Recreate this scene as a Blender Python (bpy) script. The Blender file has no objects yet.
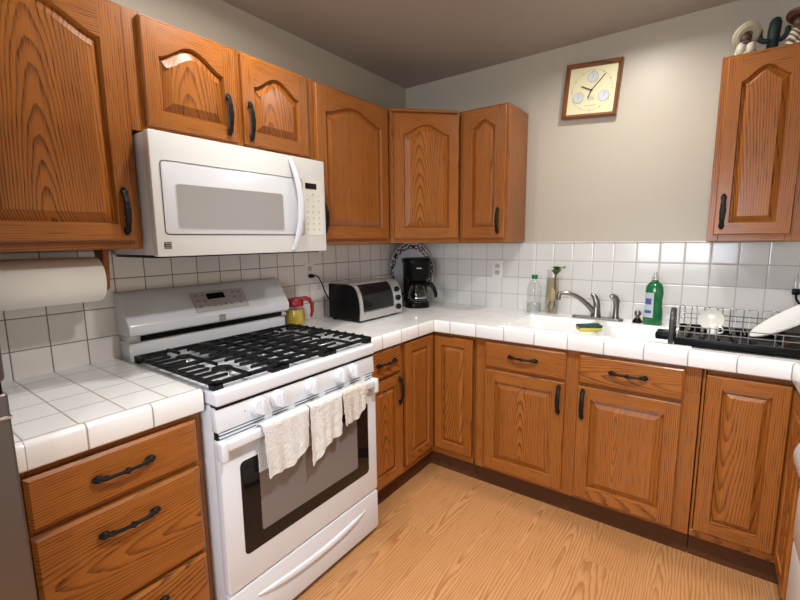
import bpy, bmesh, math, random
from mathutils import Vector, Matrix, noise
R = random.Random(7)
SC = bpy.context.scene
COL = SC.collection
PI = math.pi

# ------------------------------------------------------------------ camera
def make_camera():
    yaw, pitch, roll = .6312, -.1416, -.0108
    cy, sy = math.cos(yaw), math.sin(yaw)
    fw = Vector((-sy * math.cos(pitch), cy * math.cos(pitch), math.sin(pitch)))
    r = Vector((cy, sy, 0)); u = r.cross(fw)
    c, s = math.cos(roll), math.sin(roll)
    r2 = r * c + u * s; u2 = u * c - r * s
    m = Matrix((r2, u2, -fw)).transposed().to_4x4()
    m.translation = Vector((1.867, -2.6501, 1.3686))
    cam = bpy.data.cameras.new('camera'); cam.sensor_width = 36; cam.sensor_fit = 'HORIZONTAL'
    cam.lens = 424.5 * 36 / 800; cam.clip_start = .02
    o = bpy.data.objects.new('camera', cam); COL.objects.link(o); o.matrix_world = m
    SC.camera = o
make_camera()

# ------------------------------------------------------------------ light and exposure
W = bpy.data.worlds.new('world'); SC.world = W; W.use_nodes = True
W.node_tree.nodes['Background'].inputs[0].default_value = (.75, .86, 1, 1)
W.node_tree.nodes['Background'].inputs[1].default_value = 1.2
SC.view_settings.view_transform = 'Standard'; SC.view_settings.look = 'None'
SC.view_settings.gamma = 1; SC.view_settings.use_curve_mapping = False
SC.view_settings.exposure = .29

def area(name, loc, target, size, power, col, spread=180, size_y=None):
    l = bpy.data.lights.new(name, 'AREA'); l.energy = power; l.color = col
    l.shape = 'RECTANGLE' if size_y else 'DISK'; l.size = size
    if size_y: l.size_y = size_y
    l.spread = math.radians(spread)
    o = bpy.data.objects.new(name, l); COL.objects.link(o); o.location = loc
    d = Vector(target) - Vector(loc)
    o.rotation_euler = d.to_track_quat('-Z', 'Y').to_euler()
    return o
CANS = [((1.50, -.54), 7.2, (1, .97, .92), 162), ((.64, -1.66), 9, (1, .975, .93), 172), ((1.75, -1.70), 19, (1, .985, .955), 124), ((1.6, -3.2), 6, (1, .98, .94), 140)]
H = 2.443
for k, ((x, y), pw, c, sp) in enumerate(CANS):
    area('can_light_%d' % k, (x, y, H - .012), (x, y, 0), .13, pw, c, sp)
area('window_light', (1.55, -4.24, 1.45), (1.4, -1, 1.05), 1.15, 38, (.82, .90, 1), 180, .95)

# ------------------------------------------------------------------ node helper
class NB:
    def __init__(s, name):
        s.m = bpy.data.materials.new(name); s.m.use_nodes = True
        s.t = s.m.node_tree; s.p = s.t.nodes['Principled BSDF']
    def n(s, typ, **kw):
        o = s.t.nodes.new(typ)
        for k, v in kw.items(): setattr(o, k, v)
        return o
    def set(s, sock, v):
        if hasattr(v, 'is_linked') or isinstance(v, bpy.types.NodeSocket): s.t.links.new(v, sock)
        else: sock.default_value = v
    def math(s, op, a, b=0., c=0.):
        o = s.n('ShaderNodeMath', operation=op)
        for i, v in enumerate((a, b, c)): s.set(o.inputs[i], v)
        return o.outputs[0]
    def mix(s, f, a, b):
        o = s.n('ShaderNodeMix', data_type='RGBA')
        s.set(o.inputs[0], f); s.set(o.inputs[6], a if not isinstance(a, tuple) else (*a[:3], 1)); s.set(o.inputs[7], b if not isinstance(b, tuple) else (*b[:3], 1))
        return o.outputs[2]
    def noise(s, vec, scale=1., detail=3., rough=.5):
        o = s.n('ShaderNodeTexNoise'); s.set(o.inputs['Vector'], vec)
        o.inputs['Scale'].default_value = scale; o.inputs['Detail'].default_value = detail; o.inputs['Roughness'].default_value = rough
        return o.outputs[0]
    def comb(s, x, y, z=0.):
        o = s.n('ShaderNodeCombineXYZ')
        for i, v in enumerate((x, y, z)): s.set(o.inputs[i], v)
        return o.outputs[0]
    def sep(s, v):
        o = s.n('ShaderNodeSeparateXYZ'); s.set(o.inputs[0], v); return o.outputs
    def ramp(s, f, stops):
        o = s.n('ShaderNodeValToRGB'); s.set(o.inputs[0], f); e = o.color_ramp.elements
        while len(e) < len(stops): e.new(.5)
        for i, (p, c) in enumerate(stops): e[i].position = p; e[i].color = (*c, 1)
        return o.outputs[0]
    def smooth(s, v, a, b):
        o = s.n('ShaderNodeMapRange', interpolation_type='SMOOTHSTEP'); s.set(o.inputs[0], v)
        o.inputs[1].default_value = a; o.inputs[2].default_value = b
        return o.outputs[0]
    def bump(s, h, strength=.2, dist=.002):
        o = s.n('ShaderNodeBump'); s.set(o.inputs['Height'], h); o.inputs['Strength'].default_value = strength; o.inputs['Distance'].default_value = dist
        s.t.links.new(o.outputs[0], s.p.inputs['Normal'])
    def base(s, c, rough=.5, metal=0., coat=0., spec=None):
        s.set(s.p.inputs['Base Color'], c if not isinstance(c, tuple) else (*c[:3], 1))
        s.set(s.p.inputs['Roughness'], rough); s.p.inputs['Metallic'].default_value = metal
        s.p.inputs['Coat Weight'].default_value = coat; s.p.inputs['Coat Roughness'].default_value = .18
        if spec is not None: s.p.inputs['Specular IOR Level'].default_value = spec
    def pos(s): return s.n('ShaderNodeNewGeometry').outputs['Position']
    def obj(s): return s.n('ShaderNodeTexCoord').outputs['Object']
    def uv(s): return s.n('ShaderNodeTexCoord').outputs['UV']

def plain(name, c, rough=.4, metal=0., coat=0., nscale=0, nstr=.1, var=0., spec=None):
    b = NB(name)
    col = c
    if nscale or var:
        f = b.noise(b.obj(), nscale or 8., 3.)
        if var: col = b.mix(f, tuple(v * (1 - var) for v in c), tuple(min(1, v * (1 + var)) for v in c))
        if nscale: b.bump(f, nstr)
    b.base(col, rough, metal, coat, spec)
    return b.m

def oak(name, light, mid, dark, rough=.36, ringw=.0072, k=.085, contrast=.85, coat=.25):
    b = NB(name); u, v, _ = b.sep(b.uv())
    lo = b.noise(b.comb(b.math('MULTIPLY', u, 5.), b.math('MULTIPLY', v, 1.6)), 1., 3.)
    wob = b.math('MULTIPLY', b.math('SUBTRACT', lo, .5), .030)
    kv = b.math('MULTIPLY', v, k)
    t = b.math('SQRT', b.math('ADD', b.math('MULTIPLY', u, u), b.math('MULTIPLY', kv, kv)))
    t = b.math('ADD', t, wob)
    fine = b.noise(b.comb(b.math('MULTIPLY', u, 70.), b.math('MULTIPLY', v, 14.)), 1., 2.)
    t = b.math('ADD', t, b.math('MULTIPLY', b.math('SUBTRACT', fine, .5), .0022))
    ph = b.math('FRACT', b.math('MULTIPLY', t, 1 / ringw))
    ring = b.smooth(ph, .25, .97)                                   # slow rise, sharp fall: one growth ring
    ring = b.math('POWER', ring, 2.2)
    streak = b.smooth(b.noise(b.comb(b.math('MULTIPLY', u, 330.), b.math('MULTIPLY', v, 9.)), 1., 2.), .48, .70)
    amt = b.smooth(b.noise(b.comb(b.math('MULTIPLY', u, 3.), b.math('MULTIPLY', v, .7), 7.), 1., 1.), .25, .65)
    band = b.smooth(b.noise(b.comb(b.math('MULTIPLY', u, 38.), b.math('MULTIPLY', v, 1.1), 3.), 1., 2.), .35, .75)
    ringc = b.math('ADD', b.math('MULTIPLY', ring, b.math('ADD', b.math('MULTIPLY', amt, .48), .17)), b.math('MULTIPLY', band, .14))
    dk = b.math('MINIMUM', b.math('MULTIPLY', b.math('ADD', ringc, b.math('MULTIPLY', streak, b.math('ADD', b.math('MULTIPLY', ring, .40), .24))), contrast), 1.)
    base = b.mix(lo, mid, light)
    col = b.mix(dk, base, dark)
    b.base(col, rough, 0, coat, .35)
    b.bump(b.math('MULTIPLY', b.math('ADD', streak, ring), -1.), .08, .001)
    return b.m

def tile(name, A, B, gw, grout, c=(.72, .70, .67), rough=.13, uv=None, gdark=1.):
    """A and B: (axis, offset, pitch) of the grout lines in the room"""
    b = NB(name); p = b.sep(b.uv() if uv else b.pos()); ds = []
    cells = []
    for (ax, off, s) in (A, B):
        q = b.math('DIVIDE', b.math('SUBTRACT', p['xyz'.index(ax)], off), s)
        f = b.math('FRACT', q)
        d = b.math('MULTIPLY', b.math('SUBTRACT', .5, b.math('ABSOLUTE', b.math('SUBTRACT', f, .5))), s)
        ds.append(d); cells.append(b.math('FLOOR', q))
    d = b.math('MINIMUM', *ds)
    m = b.smooth(d, gw * .35, gw * .75)
    wn = b.n('ShaderNodeTexWhiteNoise', noise_dimensions='3D'); b.set(wn.inputs[0], b.comb(cells[0], cells[1], 3.))
    tc = b.mix(wn.outputs[0], tuple(v * .955 for v in c), tuple(min(1, v * 1.03) for v in c))
    gn = b.noise(b.pos(), 30., 3.)
    gc = b.mix(gn, tuple(v * .75 for v in grout), tuple(v * 1.2 for v in grout))
    b.base(b.mix(m, gc, tc), b.math('ADD', b.math('MULTIPLY', b.math('SUBTRACT', 1., m), .6), rough))
    wav = b.noise(b.pos(), 14., 2.)
    b.bump(b.math('ADD', b.smooth(d, gw * .2, gw * 2.2), b.math('MULTIPLY', wav, .35)), .45, .0016)
    return b.m

def laminate(name):
    b = NB(name); x, y, z = b.sep(b.pos())
    wd, ln = .19, 1.1
    i = b.math('FLOOR', b.math('DIVIDE', x, wd))
    wi = b.n('ShaderNodeTexWhiteNoise', noise_dimensions='1D'); b.set(wi.inputs['W'], i)
    yy = b.math('ADD', y, b.math('MULTIPLY', wi.outputs[0], 3.))
    j = b.math('FLOOR', b.math('DIVIDE', yy, ln))
    wj = b.n('ShaderNodeTexWhiteNoise', noise_dimensions='3D'); b.set(wj.inputs[0], b.comb(i, j, 1.))
    r = wj.outputs[0]
    u = b.math('SUBTRACT', b.math('MULTIPLY', b.math('FRACT', b.math('DIVIDE', x, wd)), wd), b.math('MULTIPLY', r, .19))
    v = b.math('SUBTRACT', b.math('MULTIPLY', b.math('FRACT', b.math('DIVIDE', yy, ln)), ln), b.math('MULTIPLY', wj.outputs[1], 1.))
    vx = b.sep(wj.outputs[1])[0]
    v = b.math('SUBTRACT', b.math('MULTIPLY', b.math('FRACT', b.math('DIVIDE', yy, ln)), ln), vx)
    off = b.math('MULTIPLY', r, 37.)
    lo = b.noise(b.comb(b.math('MULTIPLY', u, 12.), b.math('ADD', b.math('MULTIPLY', v, 2.0), off)), 1., 3.)
    kv = b.math('MULTIPLY', v, .06)
    t = b.math('SQRT', b.math('ADD', b.math('MULTIPLY', u, u), b.math('MULTIPLY', kv, kv)))
    t = b.math('ADD', t, b.math('MULTIPLY', lo, .045))
    ph = b.math('FRACT', b.math('MULTIPLY', t, 95.))
    ring = b.math('POWER', b.smooth(ph, .2, .97), 1.6)
    streak = b.smooth(b.noise(b.comb(b.math('MULTIPLY', x, 300.), b.math('ADD', b.math('MULTIPLY', y, 8.), off)), 1., 2.), .5, .72)
    base = b.mix(r, (.50, .245, .095), (.56, .285, .118))
    dk = b.math('MINIMUM', b.math('ADD', b.math('MULTIPLY', ring, .70), b.math('MULTIPLY', streak, .40)), 1.)
    col = b.mix(dk, base, (.30, .115, .034))
    # seams
    fx = b.math('FRACT', b.math('DIVIDE', x, wd)); dx = b.math('MULTIPLY', b.math('SUBTRACT', .5, b.math('ABSOLUTE', b.math('SUBTRACT', fx, .5))), wd)
    fy = b.math('FRACT', b.math('DIVIDE', yy, ln)); dy = b.math('MULTIPLY', b.math('SUBTRACT', .5, b.math('ABSOLUTE', b.math('SUBTRACT', fy, .5))), ln)
    seam = b.smooth(b.math('MINIMUM', dx, dy), .0002, .0016)
    col = b.mix(seam, (.36, .17, .065), col)
    b.base(col, .38, 0, .1)
    b.bump(b.math('ADD', seam, b.math('MULTIPLY', dk, -.15)), .15, .001)
    return b.m

def clear(name, tint=(.96, .97, .97), gloss=.06, rough=.03):
    """thin clear plastic or glass"""
    b = NB(name); t = b.t
    tr = b.n('ShaderNodeBsdfTransparent'); tr.inputs[0].default_value = (*tint, 1)
    gl = b.n('ShaderNodeBsdfGlossy'); gl.inputs['Roughness'].default_value = rough
    lw = b.n('ShaderNodeLayerWeight'); lw.inputs[0].default_value = .25
    mx = b.n('ShaderNodeMixShader'); f = b.math('ADD', b.math('MULTIPLY', lw.outputs['Facing'], .45), gloss)
    b.set(mx.inputs[0], f); t.links.new(tr.outputs[0], mx.inputs[1]); t.links.new(gl.outputs[0], mx.inputs[2])
    t.links.new(mx.outputs[0], t.nodes['Material Output'].inputs[0])
    return b.m

M = {}
M['oak'] = oak('oak', (.40, .137, .023), (.31, .094, .0125), (.068, .015, .0025), contrast=1.05, coat=.18)
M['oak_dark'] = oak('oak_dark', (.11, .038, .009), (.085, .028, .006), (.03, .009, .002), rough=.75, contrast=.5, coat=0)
M['tile_left'] = tile('tile_left', ('y', -.108, .11), ('z', 1.01, .11), .0036, (.22, .185, .16), (.82, .79, .76))
M['tile_back'] = tile('tile_back', ('x', .108, .11), ('z', 1.01, .11), .0034, (.45, .42, .385), (.70, .69, .67))
M['tile_top'] = tile('tile_top', ('x', .108, .11), ('y', -.108, .11), .0036, (.60, .57, .53), (.80, .79, .77))
M['tile_top_left'] = tile('tile_top_left', ('x', .602, .128), ('y', -.108, .11), .0034, (.34, .30, .27), (.80, .79, .77))
M['trim'] = tile('trim', ('x', 0, .155), ('y', 5, 10), .0040, (.34, .30, .27), (.80, .785, .78), uv=True)
M['floor'] = laminate('laminate')
def paint(name, c, s=60., st=.16):
    b = NB(name); n = b.noise(b.pos(), s, 4., .6); lo = b.noise(b.pos(), 1.3, 2.)
    b.base(b.mix(lo, tuple(v * .97 for v in c), tuple(v * 1.03 for v in c)), .42); b.bump(n, st, .004); return b.m
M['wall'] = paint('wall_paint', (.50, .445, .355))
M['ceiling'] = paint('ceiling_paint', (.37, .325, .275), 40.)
M['white'] = plain('white_enamel', (.69, .71, .755), .22, 0, .2)
M['white_soft'] = plain('white_plastic', (.70, .70, .685), .38)
M['cream'] = plain('cream_panel', (.74, .735, .66), .42)
M['groove'] = plain('grey_seam', (.60, .60, .60), .5)
M['black'] = plain('black_plastic', (.004, .004, .0042), .32, spec=.12)
M['black_matte'] = plain('black_iron', (.005, .005, .0055), .5, 0, 0, 90, .15, spec=.25)
M['black_glass'] = plain('black_glass', (.006, .006, .007), .05, spec=.3)
M['window_grey'] = plain('oven_window_glass', (.17, .155, .155), .09, 0, .3)
M['mw_window'] = plain('microwave_window_mesh', (.36, .355, .345), .12, 0, .2)
M['handle'] = plain('antique_black_bronze', (.008, .007, .0065), .42, .0, 0, 120, .3, .4, spec=.22)
M['chrome'] = plain('polished_steel', (.62, .62, .63), .16, 1)
M['nickel'] = plain('brushed_nickel', (.25, .235, .22), .28, 1)
M['alu'] = plain('burner_aluminium', (.72, .73, .75), .32, .55)
M['stainless'] = NB('stainless').m
b_ = NB('stainless'); x_, y_, z_ = b_.sep(b_.pos())
b_.base((.16, .14, .13), b_.math('ADD', b_.math('MULTIPLY', b_.noise(b_.comb(b_.math('MULTIPLY', x_, 300.), b_.math('MULTIPLY', y_, 300.), b_.math('MULTIPLY', z_, 4.)), 1., 2.), .15), .28), .85); M['stainless'] = b_.m
M['dark_steel'] = plain('dark_steel', (.09, .085, .085), .35, .8)
M['sink'] = plain('sink_enamel', (.86, .86, .845), .13, 0, .4)
M['bezel'] = plain('satin_silver', (.56, .56, .55), .27, .75)
M['oven_top'] = plain('bronzed_chrome', (.48, .42, .36), .2, .9)
M['red'] = plain('red_plastic', (.33, .006, .012), .28, 0, .3)
M['honey'] = plain('honey', (.62, .42, .03), .12, 0, .5)
M['clear'] = clear('clear_plastic')
M['glass'] = clear('dark_carafe_glass', (.55, .56, .57), .09)
M['vase_glass'] = clear('vase_glass', (.93, .93, .90), .08)
M['water'] = clear('water', (.90, .91, .90), .10)
M['murky'] = plain('murky_water', (.42, .36, .24), .2)
M['soap'] = plain('green_soap', (.003, .13, .035), .12, 0, .5)
M['green_cap'] = plain('green_cap', (.012, .16, .05), .35)
M['label'] = plain('label_white', (.46, .50, .55), .35)
M['label_blue'] = plain('label_blue', (.07, .10, .30), .35)
M['leaf'] = plain('leaf_green', (.11, .26, .035), .35, 0, 0, 40, .1, .3)
M['stem'] = plain('stem_brown', (.07, .035, .016), .6, 0, 0, 60, .2, .3)
M['root'] = plain('root_cream', (.78, .68, .48), .5, 0, 0, 0, 0, .2)
M['sponge_y'] = plain('sponge_yellow', (.55, .47, .07), .9, 0, 0, 160, .5)
M['sponge_g'] = plain('scour_green', (.012, .05, .045), .95, 0, 0, 220, .6, .3)
M['china'] = plain('white_china', (.80, .80, .77), .16, 0, .3)
M['china_cream'] = plain('cream_china', (.66, .635, .555), .2, 0, .2)
M['smoke'] = clear('smoked_lid', (.20, .19, .185), .12)
M['wire'] = plain('grey_wire', (.30, .30, .30), .3, .8)
M['clock_face'] = plain('clock_face_cream', (.80, .74, .47), .4)
M['dial'] = plain('dial_grey', (.62, .66, .66), .35)
M['ink'] = plain('ink_dark', (.03, .028, .025), .5)
M['ink_grey'] = plain('ink_grey', (.34, .33, .31), .5)
M['ink_red'] = plain('ink_rose', (.36, .24, .24), .5)
M['brass'] = plain('brass', (.55, .42, .18), .3, .8)
M['cactus'] = plain('cactus_green', (.006, .022, .016), .6)
M['straw'] = plain('straw', (.46, .41, .29), .7, 0, 0, 60, .2)
M['skin_dark'] = plain('dark_clay', (.075, .032, .02), .5)
M['fig_white'] = plain('painted_white', (.55, .51, .40), .55)
M['lens'] = NB('lamp_lens').m
M['lens'].node_tree.nodes['Principled BSDF'].inputs['Emission Color'].default_value = (1, .92, .8, 1)
M['lens'].node_tree.nodes['Principled BSDF'].inputs['Emission Strength'].default_value = 4
b_ = NB('stripes'); q_ = b_.sep(b_.obj()); b_.base(b_.mix(b_.smooth(b_.math('SINE', b_.math('MULTIPLY', b_.math('ADD', q_[0], q_[2]), 330.)), -.2, .3), (.60, .54, .40), (.16, .085, .05)), .6); M['stripes'] = b_.m
b_ = NB('terry'); n_ = b_.noise(b_.obj(), 170., 3., .7); l_ = b_.noise(b_.obj(), 30., 3.)
b_.base(b_.mix(b_.smooth(n_, .30, .56), (.75, .72, .695), b_.mix(l_, (.84, .81, .785), (.93, .91, .89))), .95); b_.bump(n_, 1., .010); M['terry'] = b_.m
b_ = NB('terry_beige'); n_ = b_.noise(b_.obj(), 170., 3., .7); l_ = b_.noise(b_.obj(), 30., 3.)
b_.base(b_.mix(b_.smooth(n_, .30, .56), (.58, .50, .43), b_.mix(l_, (.76, .69, .62), (.88, .83, .77))), .95); b_.bump(n_, 1., .010); M['terry_beige'] = b_.m
b_ = NB('quilted_paper'); q_ = b_.sep(b_.obj())
h_ = b_.math('ADD', b_.math('SINE', b_.math('MULTIPLY', b_.math('ADD', q_[1], q_[2]), 420.)), b_.math('SINE', b_.math('MULTIPLY', b_.math('SUBTRACT', q_[1], q_[2]), 300.)))
b_.base((.86, .845, .80), .9); b_.bump(h_, .08, .0015); M['paper'] = b_.m
# platter: speckled rim on white, painted by the distance from the middle (UV)
b_ = NB('platter_glaze'); uu, vv, _z = b_.sep(b_.uv())
rr = b_.math('SQRT', b_.math('ADD', b_.math('MULTIPLY', uu, uu), b_.math('MULTIPLY', vv, vv)))
an = b_.math('ARCTAN2', vv, uu)
vo = b_.n('ShaderNodeTexVoronoi', voronoi_dimensions='2D'); b_.set(vo.inputs['Vector'], b_.comb(b_.math('MULTIPLY', an, 7.6), b_.math('MULTIPLY', rr, 15.))); vo.inputs['Scale'].default_value = 1.
spot = b_.smooth(vo.outputs['Distance'], .56, .40)
hue = b_.sep(vo.outputs['Color'])[0]
scol = b_.ramp(hue, [(0, (.02, .018, .02)), (.45, (.03, .025, .03)), (.6, (.25, .03, .04)), (.8, (.03, .05, .14)), (1, (.03, .03, .03))])
band = b_.math('MULTIPLY', b_.smooth(rr, .76, .79), b_.smooth(rr, .975, .95))
b_.base(b_.mix(b_.math('MULTIPLY', band, spot), (.52, .535, .55), scol), .18, 0, .3); M['platter'] = b_.m

# ------------------------------------------------------------------ mesh helpers
def BM():
    bm = bmesh.new(); bm.loops.layers.uv.new('UVMap'); return bm
def uvl(bm): return bm.loops.layers.uv[0]
def box(bm, x0, y0, z0, x1, y1, z1, bev=0., seg=2, mat=None):
    m = Matrix.Translation(((x0 + x1) / 2, (y0 + y1) / 2, (z0 + z1) / 2)) @ Matrix.Diagonal((abs(x1 - x0), abs(y1 - y0), abs(z1 - z0), 1))
    if mat is not None: m = mat @ m
    r = bmesh.ops.create_cube(bm, size=1, matrix=m)
    vs = r['verts']
    if bev > 0:
        es = list({e for v in vs for e in v.link_edges})
        r2 = bmesh.ops.bevel(bm, geom=es, offset=bev, segments=seg, profile=.5, affect='EDGES', clamp_overlap=True)
        return r2['verts']
    return vs
def prism(bm, pts, f, a0, a1, bev=0., seg=2):
    """pts: polygon (p,q); f(p,q,a) -> point; extruded a0..a1"""
    v0 = [bm.verts.new(f(p, q, a0)) for p, q in pts]; v1 = [bm.verts.new(f(p, q, a1)) for p, q in pts]
    n = len(pts); fs = [bm.faces.new(v0[::-1]), bm.faces.new(v1)]
    for i in range(n): fs.append(bm.faces.new((v0[i], v0[(i + 1) % n], v1[(i + 1) % n], v1[i])))
    bmesh.ops.recalc_face_normals(bm, faces=fs)
    if bev > 0:
        bmesh.ops.bevel(bm, geom=list({e for fa in fs for e in fa.edges}), offset=bev, segments=seg, profile=.5, affect='EDGES', clamp_overlap=True)
def lathe(bm, prof, c=(0, 0, 0), n=28, axis='z', sx=1., sy=1., mat=None, cap=True):
    """prof: (radius, height) list"""
    rings = []
    mt = Matrix.Translation(c)
    if axis == 'x': mt = mt @ Matrix.Rotation(PI / 2, 4, 'Y')
    if axis == 'y': mt = mt @ Matrix.Rotation(PI / 2, 4, 'X')
    if mat is not None: mt = mat
    for r, z in prof:
        if r < 1e-6: rings.append([bm.verts.new(mt @ Vector((0, 0, z)))])
        else: rings.append([bm.verts.new(mt @ Vector((r * sx * math.cos(2 * PI * i / n), r * sy * math.sin(2 * PI * i / n), z))) for i in range(n)])
    fs = []
    for a, b in zip(rings, rings[1:]):
        for i in range(n):
            j = (i + 1) % n
            if len(a) == 1 and len(b) == 1: continue
            if len(a) == 1: fs.append(bm.faces.new((a[0], b[j], b[i])))
            elif len(b) == 1: fs.append(bm.faces.new((a[i], a[j], b[0])))
            else: fs.append(bm.faces.new((a[i], a[j], b[j], b[i])))
    if cap:
        for q in (rings[0], rings[-1]):
            if len(q) > 1: fs.append(bm.faces.new(q))
    bmesh.ops.recalc_face_normals(bm, faces=fs)
    return fs
def tube(bm, pts, r, n=8, closed=False, cap=True, flat=None):
    """pts: list of points, r: radius or list; flat: (vector, factor) squashes the section along a direction"""
    pts = [Vector(p) for p in pts]; m = len(pts)
    rs = r if isinstance(r, (list, tuple)) else [r] * m
    rings = []; up = None
    for i, p in enumerate(pts):
        if closed: t = pts[(i + 1) % m] - pts[i - 1]
        else: t = pts[min(i + 1, m - 1)] - pts[max(i - 1, 0)]
        if t.length < 1e-9: t = Vector((0, 0, 1))
        t.normalize()
        if up is None:
            up = t.orthogonal().normalized()
        up = (up - t * up.dot(t)).normalized(); sd = t.cross(up)
        ring = []
        for k in range(n):
            a = 2 * PI * k / n
            d = (up * math.cos(a) + sd * math.sin(a)) * rs[i]
            if flat: fv = Vector(flat[0]); d = d - fv * d.dot(fv) * (1 - flat[1])
            ring.append(bm.verts.new(p + d))
        rings.append(ring)
    fs = []
    rng = range(m) if closed else range(m - 1)
    for i in rng:
        a, b = rings[i], rings[(i + 1) % m]
        for k in range(n): fs.append(bm.faces.new((a[k], a[(k + 1) % n], b[(k + 1) % n], b[k])))
    if cap and not closed:
        fs.append(bm.faces.new(rings[0][::-1])); fs.append(bm.faces.new(rings[-1]))
    bmesh.ops.recalc_face_normals(bm, faces=fs)
def ball(bm, c, r, s=(1, 1, 1), n=16, mat=None):
    m = Matrix.Translation(c) @ Matrix.Diagonal((r * s[0], r * s[1], r * s[2], 1))
    if mat is not None: m = mat @ m
    bmesh.ops.create_uvsphere(bm, u_segments=n, v_segments=max(8, n // 2), radius=1, matrix=m)
def woodgrain(bm, axis='z', spread=.25, u0=None):
    """grain coordinates in metres for every face of a plain board"""
    l = uvl(bm); i = 'xyz'.index(axis); o = [k for k in range(3) if k != i]
    us = [sum(v.co[k] for k in o) for v in bm.verts]; c = sum(us) / len(us)
    ou = R.uniform(.06, spread) * R.choice((-1, 1)) if u0 is None else u0; ov = R.uniform(-3, 3)
    for f in bm.faces:
        for lp in f.loops: lp[l].uv = (lp.vert.co[o[0]] + lp.vert.co[o[1]] - c + ou, lp.vert.co[i] + ov)
def link(name, bm, mat, parent=None, origin=None, angle=35):
    me = bpy.data.meshes.new(name); bm.to_mesh(me); bm.free()
    me.materials.append(M[mat] if isinstance(mat, str) else mat)
    if angle: me.polygons.foreach_set('use_smooth', [True] * len(me.polygons)); me.set_sharp_from_angle(angle=math.radians(angle))
    o = bpy.data.objects.new(name, me); COL.objects.link(o)
    if parent: o.parent = parent
    return o
class T:
    """a thing: an Empty at its base; parts are built in room coordinates, or in its own with local=True"""
    def __init__(s, name, label, cat, loc, rot=0., group=None, kind=None):
        s.o = bpy.data.objects.new(name, None); COL.objects.link(s.o); s.o.empty_display_size = .05
        s.o.location = loc; s.o.rotation_euler = (0, 0, rot); s.o['label'] = label; s.o['category'] = cat
        if group: s.o['group'] = group
        s.inv = (Matrix.Translation(loc) @ Matrix.Rotation(rot, 4, 'Z')).inverted()
    def part(s, name, bm, mat, parent=None, label=None, local=False, angle=35):
        if not local: bm.transform(s.inv)
        o = link(name, bm, mat, parent or s.o, angle=angle)
        if label: o['label'] = label
        return o
def structure(name, bm, mat, angle=0):
    o = link(name, bm, mat, angle=angle); o['kind'] = 'structure'; return o
class F:
    """a cabinet front: u to the right, z up, d out of the face"""
    def __init__(s, o, u, n): s.o = Vector(o); s.u = Vector(u); s.n = Vector(n)
    def __call__(s, u, z, d=0.): return s.o + s.u * u + Vector((0, 0, z)) + s.n * d
    def mat(s): return Matrix(((s.u.x, 0, s.n.x, s.o.x), (s.u.y, 0, s.n.y, s.o.y), (0, 1, 0, 0), (0, 0, 0, 1)))
FL_U = F((.305, 0, 0), (0, 1, 0), (1, 0, 0)); FB_U = F((0, -.305, 0), (1, 0, 0), (0, -1, 0))
FL_B = F((.602, 0, 0), (0, 1, 0), (1, 0, 0)); FB_B = F((0, -.602, 0), (1, 0, 0), (0, -1, 0))
FR_B = F((2.165, 0, 0), (0, -1, 0), (-1, 0, 0))
S2 = 2 ** -.5
FD_U = F((.305, -.61, 0), (S2, S2, 0), (S2, -S2, 0))

def face(bm, f, pts, grain, off):
    vs = [bm.verts.new(f(*p)) for p in pts]; fa = bm.faces.new(vs); l = uvl(bm)
    for lp, p in zip(fa.loops, pts):
        lp[l].uv = (p[0] + off[0] + p[2], p[1] + off[1]) if grain == 'v' else (p[1] + off[0] + p[2], p[0] + off[1])
    return fa
def offset_poly(p, d):
    n = len(p); out = []
    for i in range(n):
        a, b, c = Vector(p[i - 1]), Vector(p[i]), Vector(p[(i + 1) % n])
        e1 = (b - a).normalized(); e2 = (c - b).normalized()
        n1 = Vector((-e1.y, e1.x)); n2 = Vector((-e2.y, e2.x)); bi = (n1 + n2)
        k = d / max(.35, 1 + n1.dot(n2)); out.append((b.x + bi.x * k, b.y + bi.y * k))
    return out
def rnd(a=.07, b=.28): return (R.uniform(a, b) * R.choice((-1, 1)), R.uniform(-2, 2))

def pull(f, u, z, L, d, vert=True):
    """antique pull with a bead in the middle and scrolled ends"""
    bm = BM(); N = 41; pts = []; rs = []
    for i in range(N):
        t = -1 + 2 * i / (N - 1); a = abs(t)
        h = d + .007 + .017 * (1 - min(1, a / .86) ** 3)
        w = .0054 + .0046 * math.exp(-(t / .07) ** 2) + .0062 * math.exp(-((a - .84) / .09) ** 2) + .0036 * math.exp(-((a - .62) / .06) ** 2) - .0018 * (a > .97)
        p = (u, z + t * L / 2, h) if vert else (u + t * L / 2, z, h)
        if vert: w = .0062 + .0045 * (1 - a) ** .6 + .0042 * math.exp(-((a - .82) / .07) ** 2) + .0009 * math.sin(a * 20) - .004 * (a > .97)
        pts.append(f(*p)); rs.append(w)
    tube(bm, pts, rs, 8, flat=(f.n, .55) if vert else None)
    for s in (-.74, .74):
        p = (u, z + s * L / 2) if vert else (u + s * L / 2, z)
        tube(bm, [f(p[0], p[1], d - .001), f(p[0], p[1], d + .012)], [.0065, .0045], 8)
        q = (p[0], p[1] + .013 * (1 if s > 0 else -1)) if vert else (p[0] + .013 * (1 if s > 0 else -1), p[1])
        ball(bm, f(q[0], q[1], d + .006), .0075, (1, 1, 1), 8)
    return bm
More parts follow.
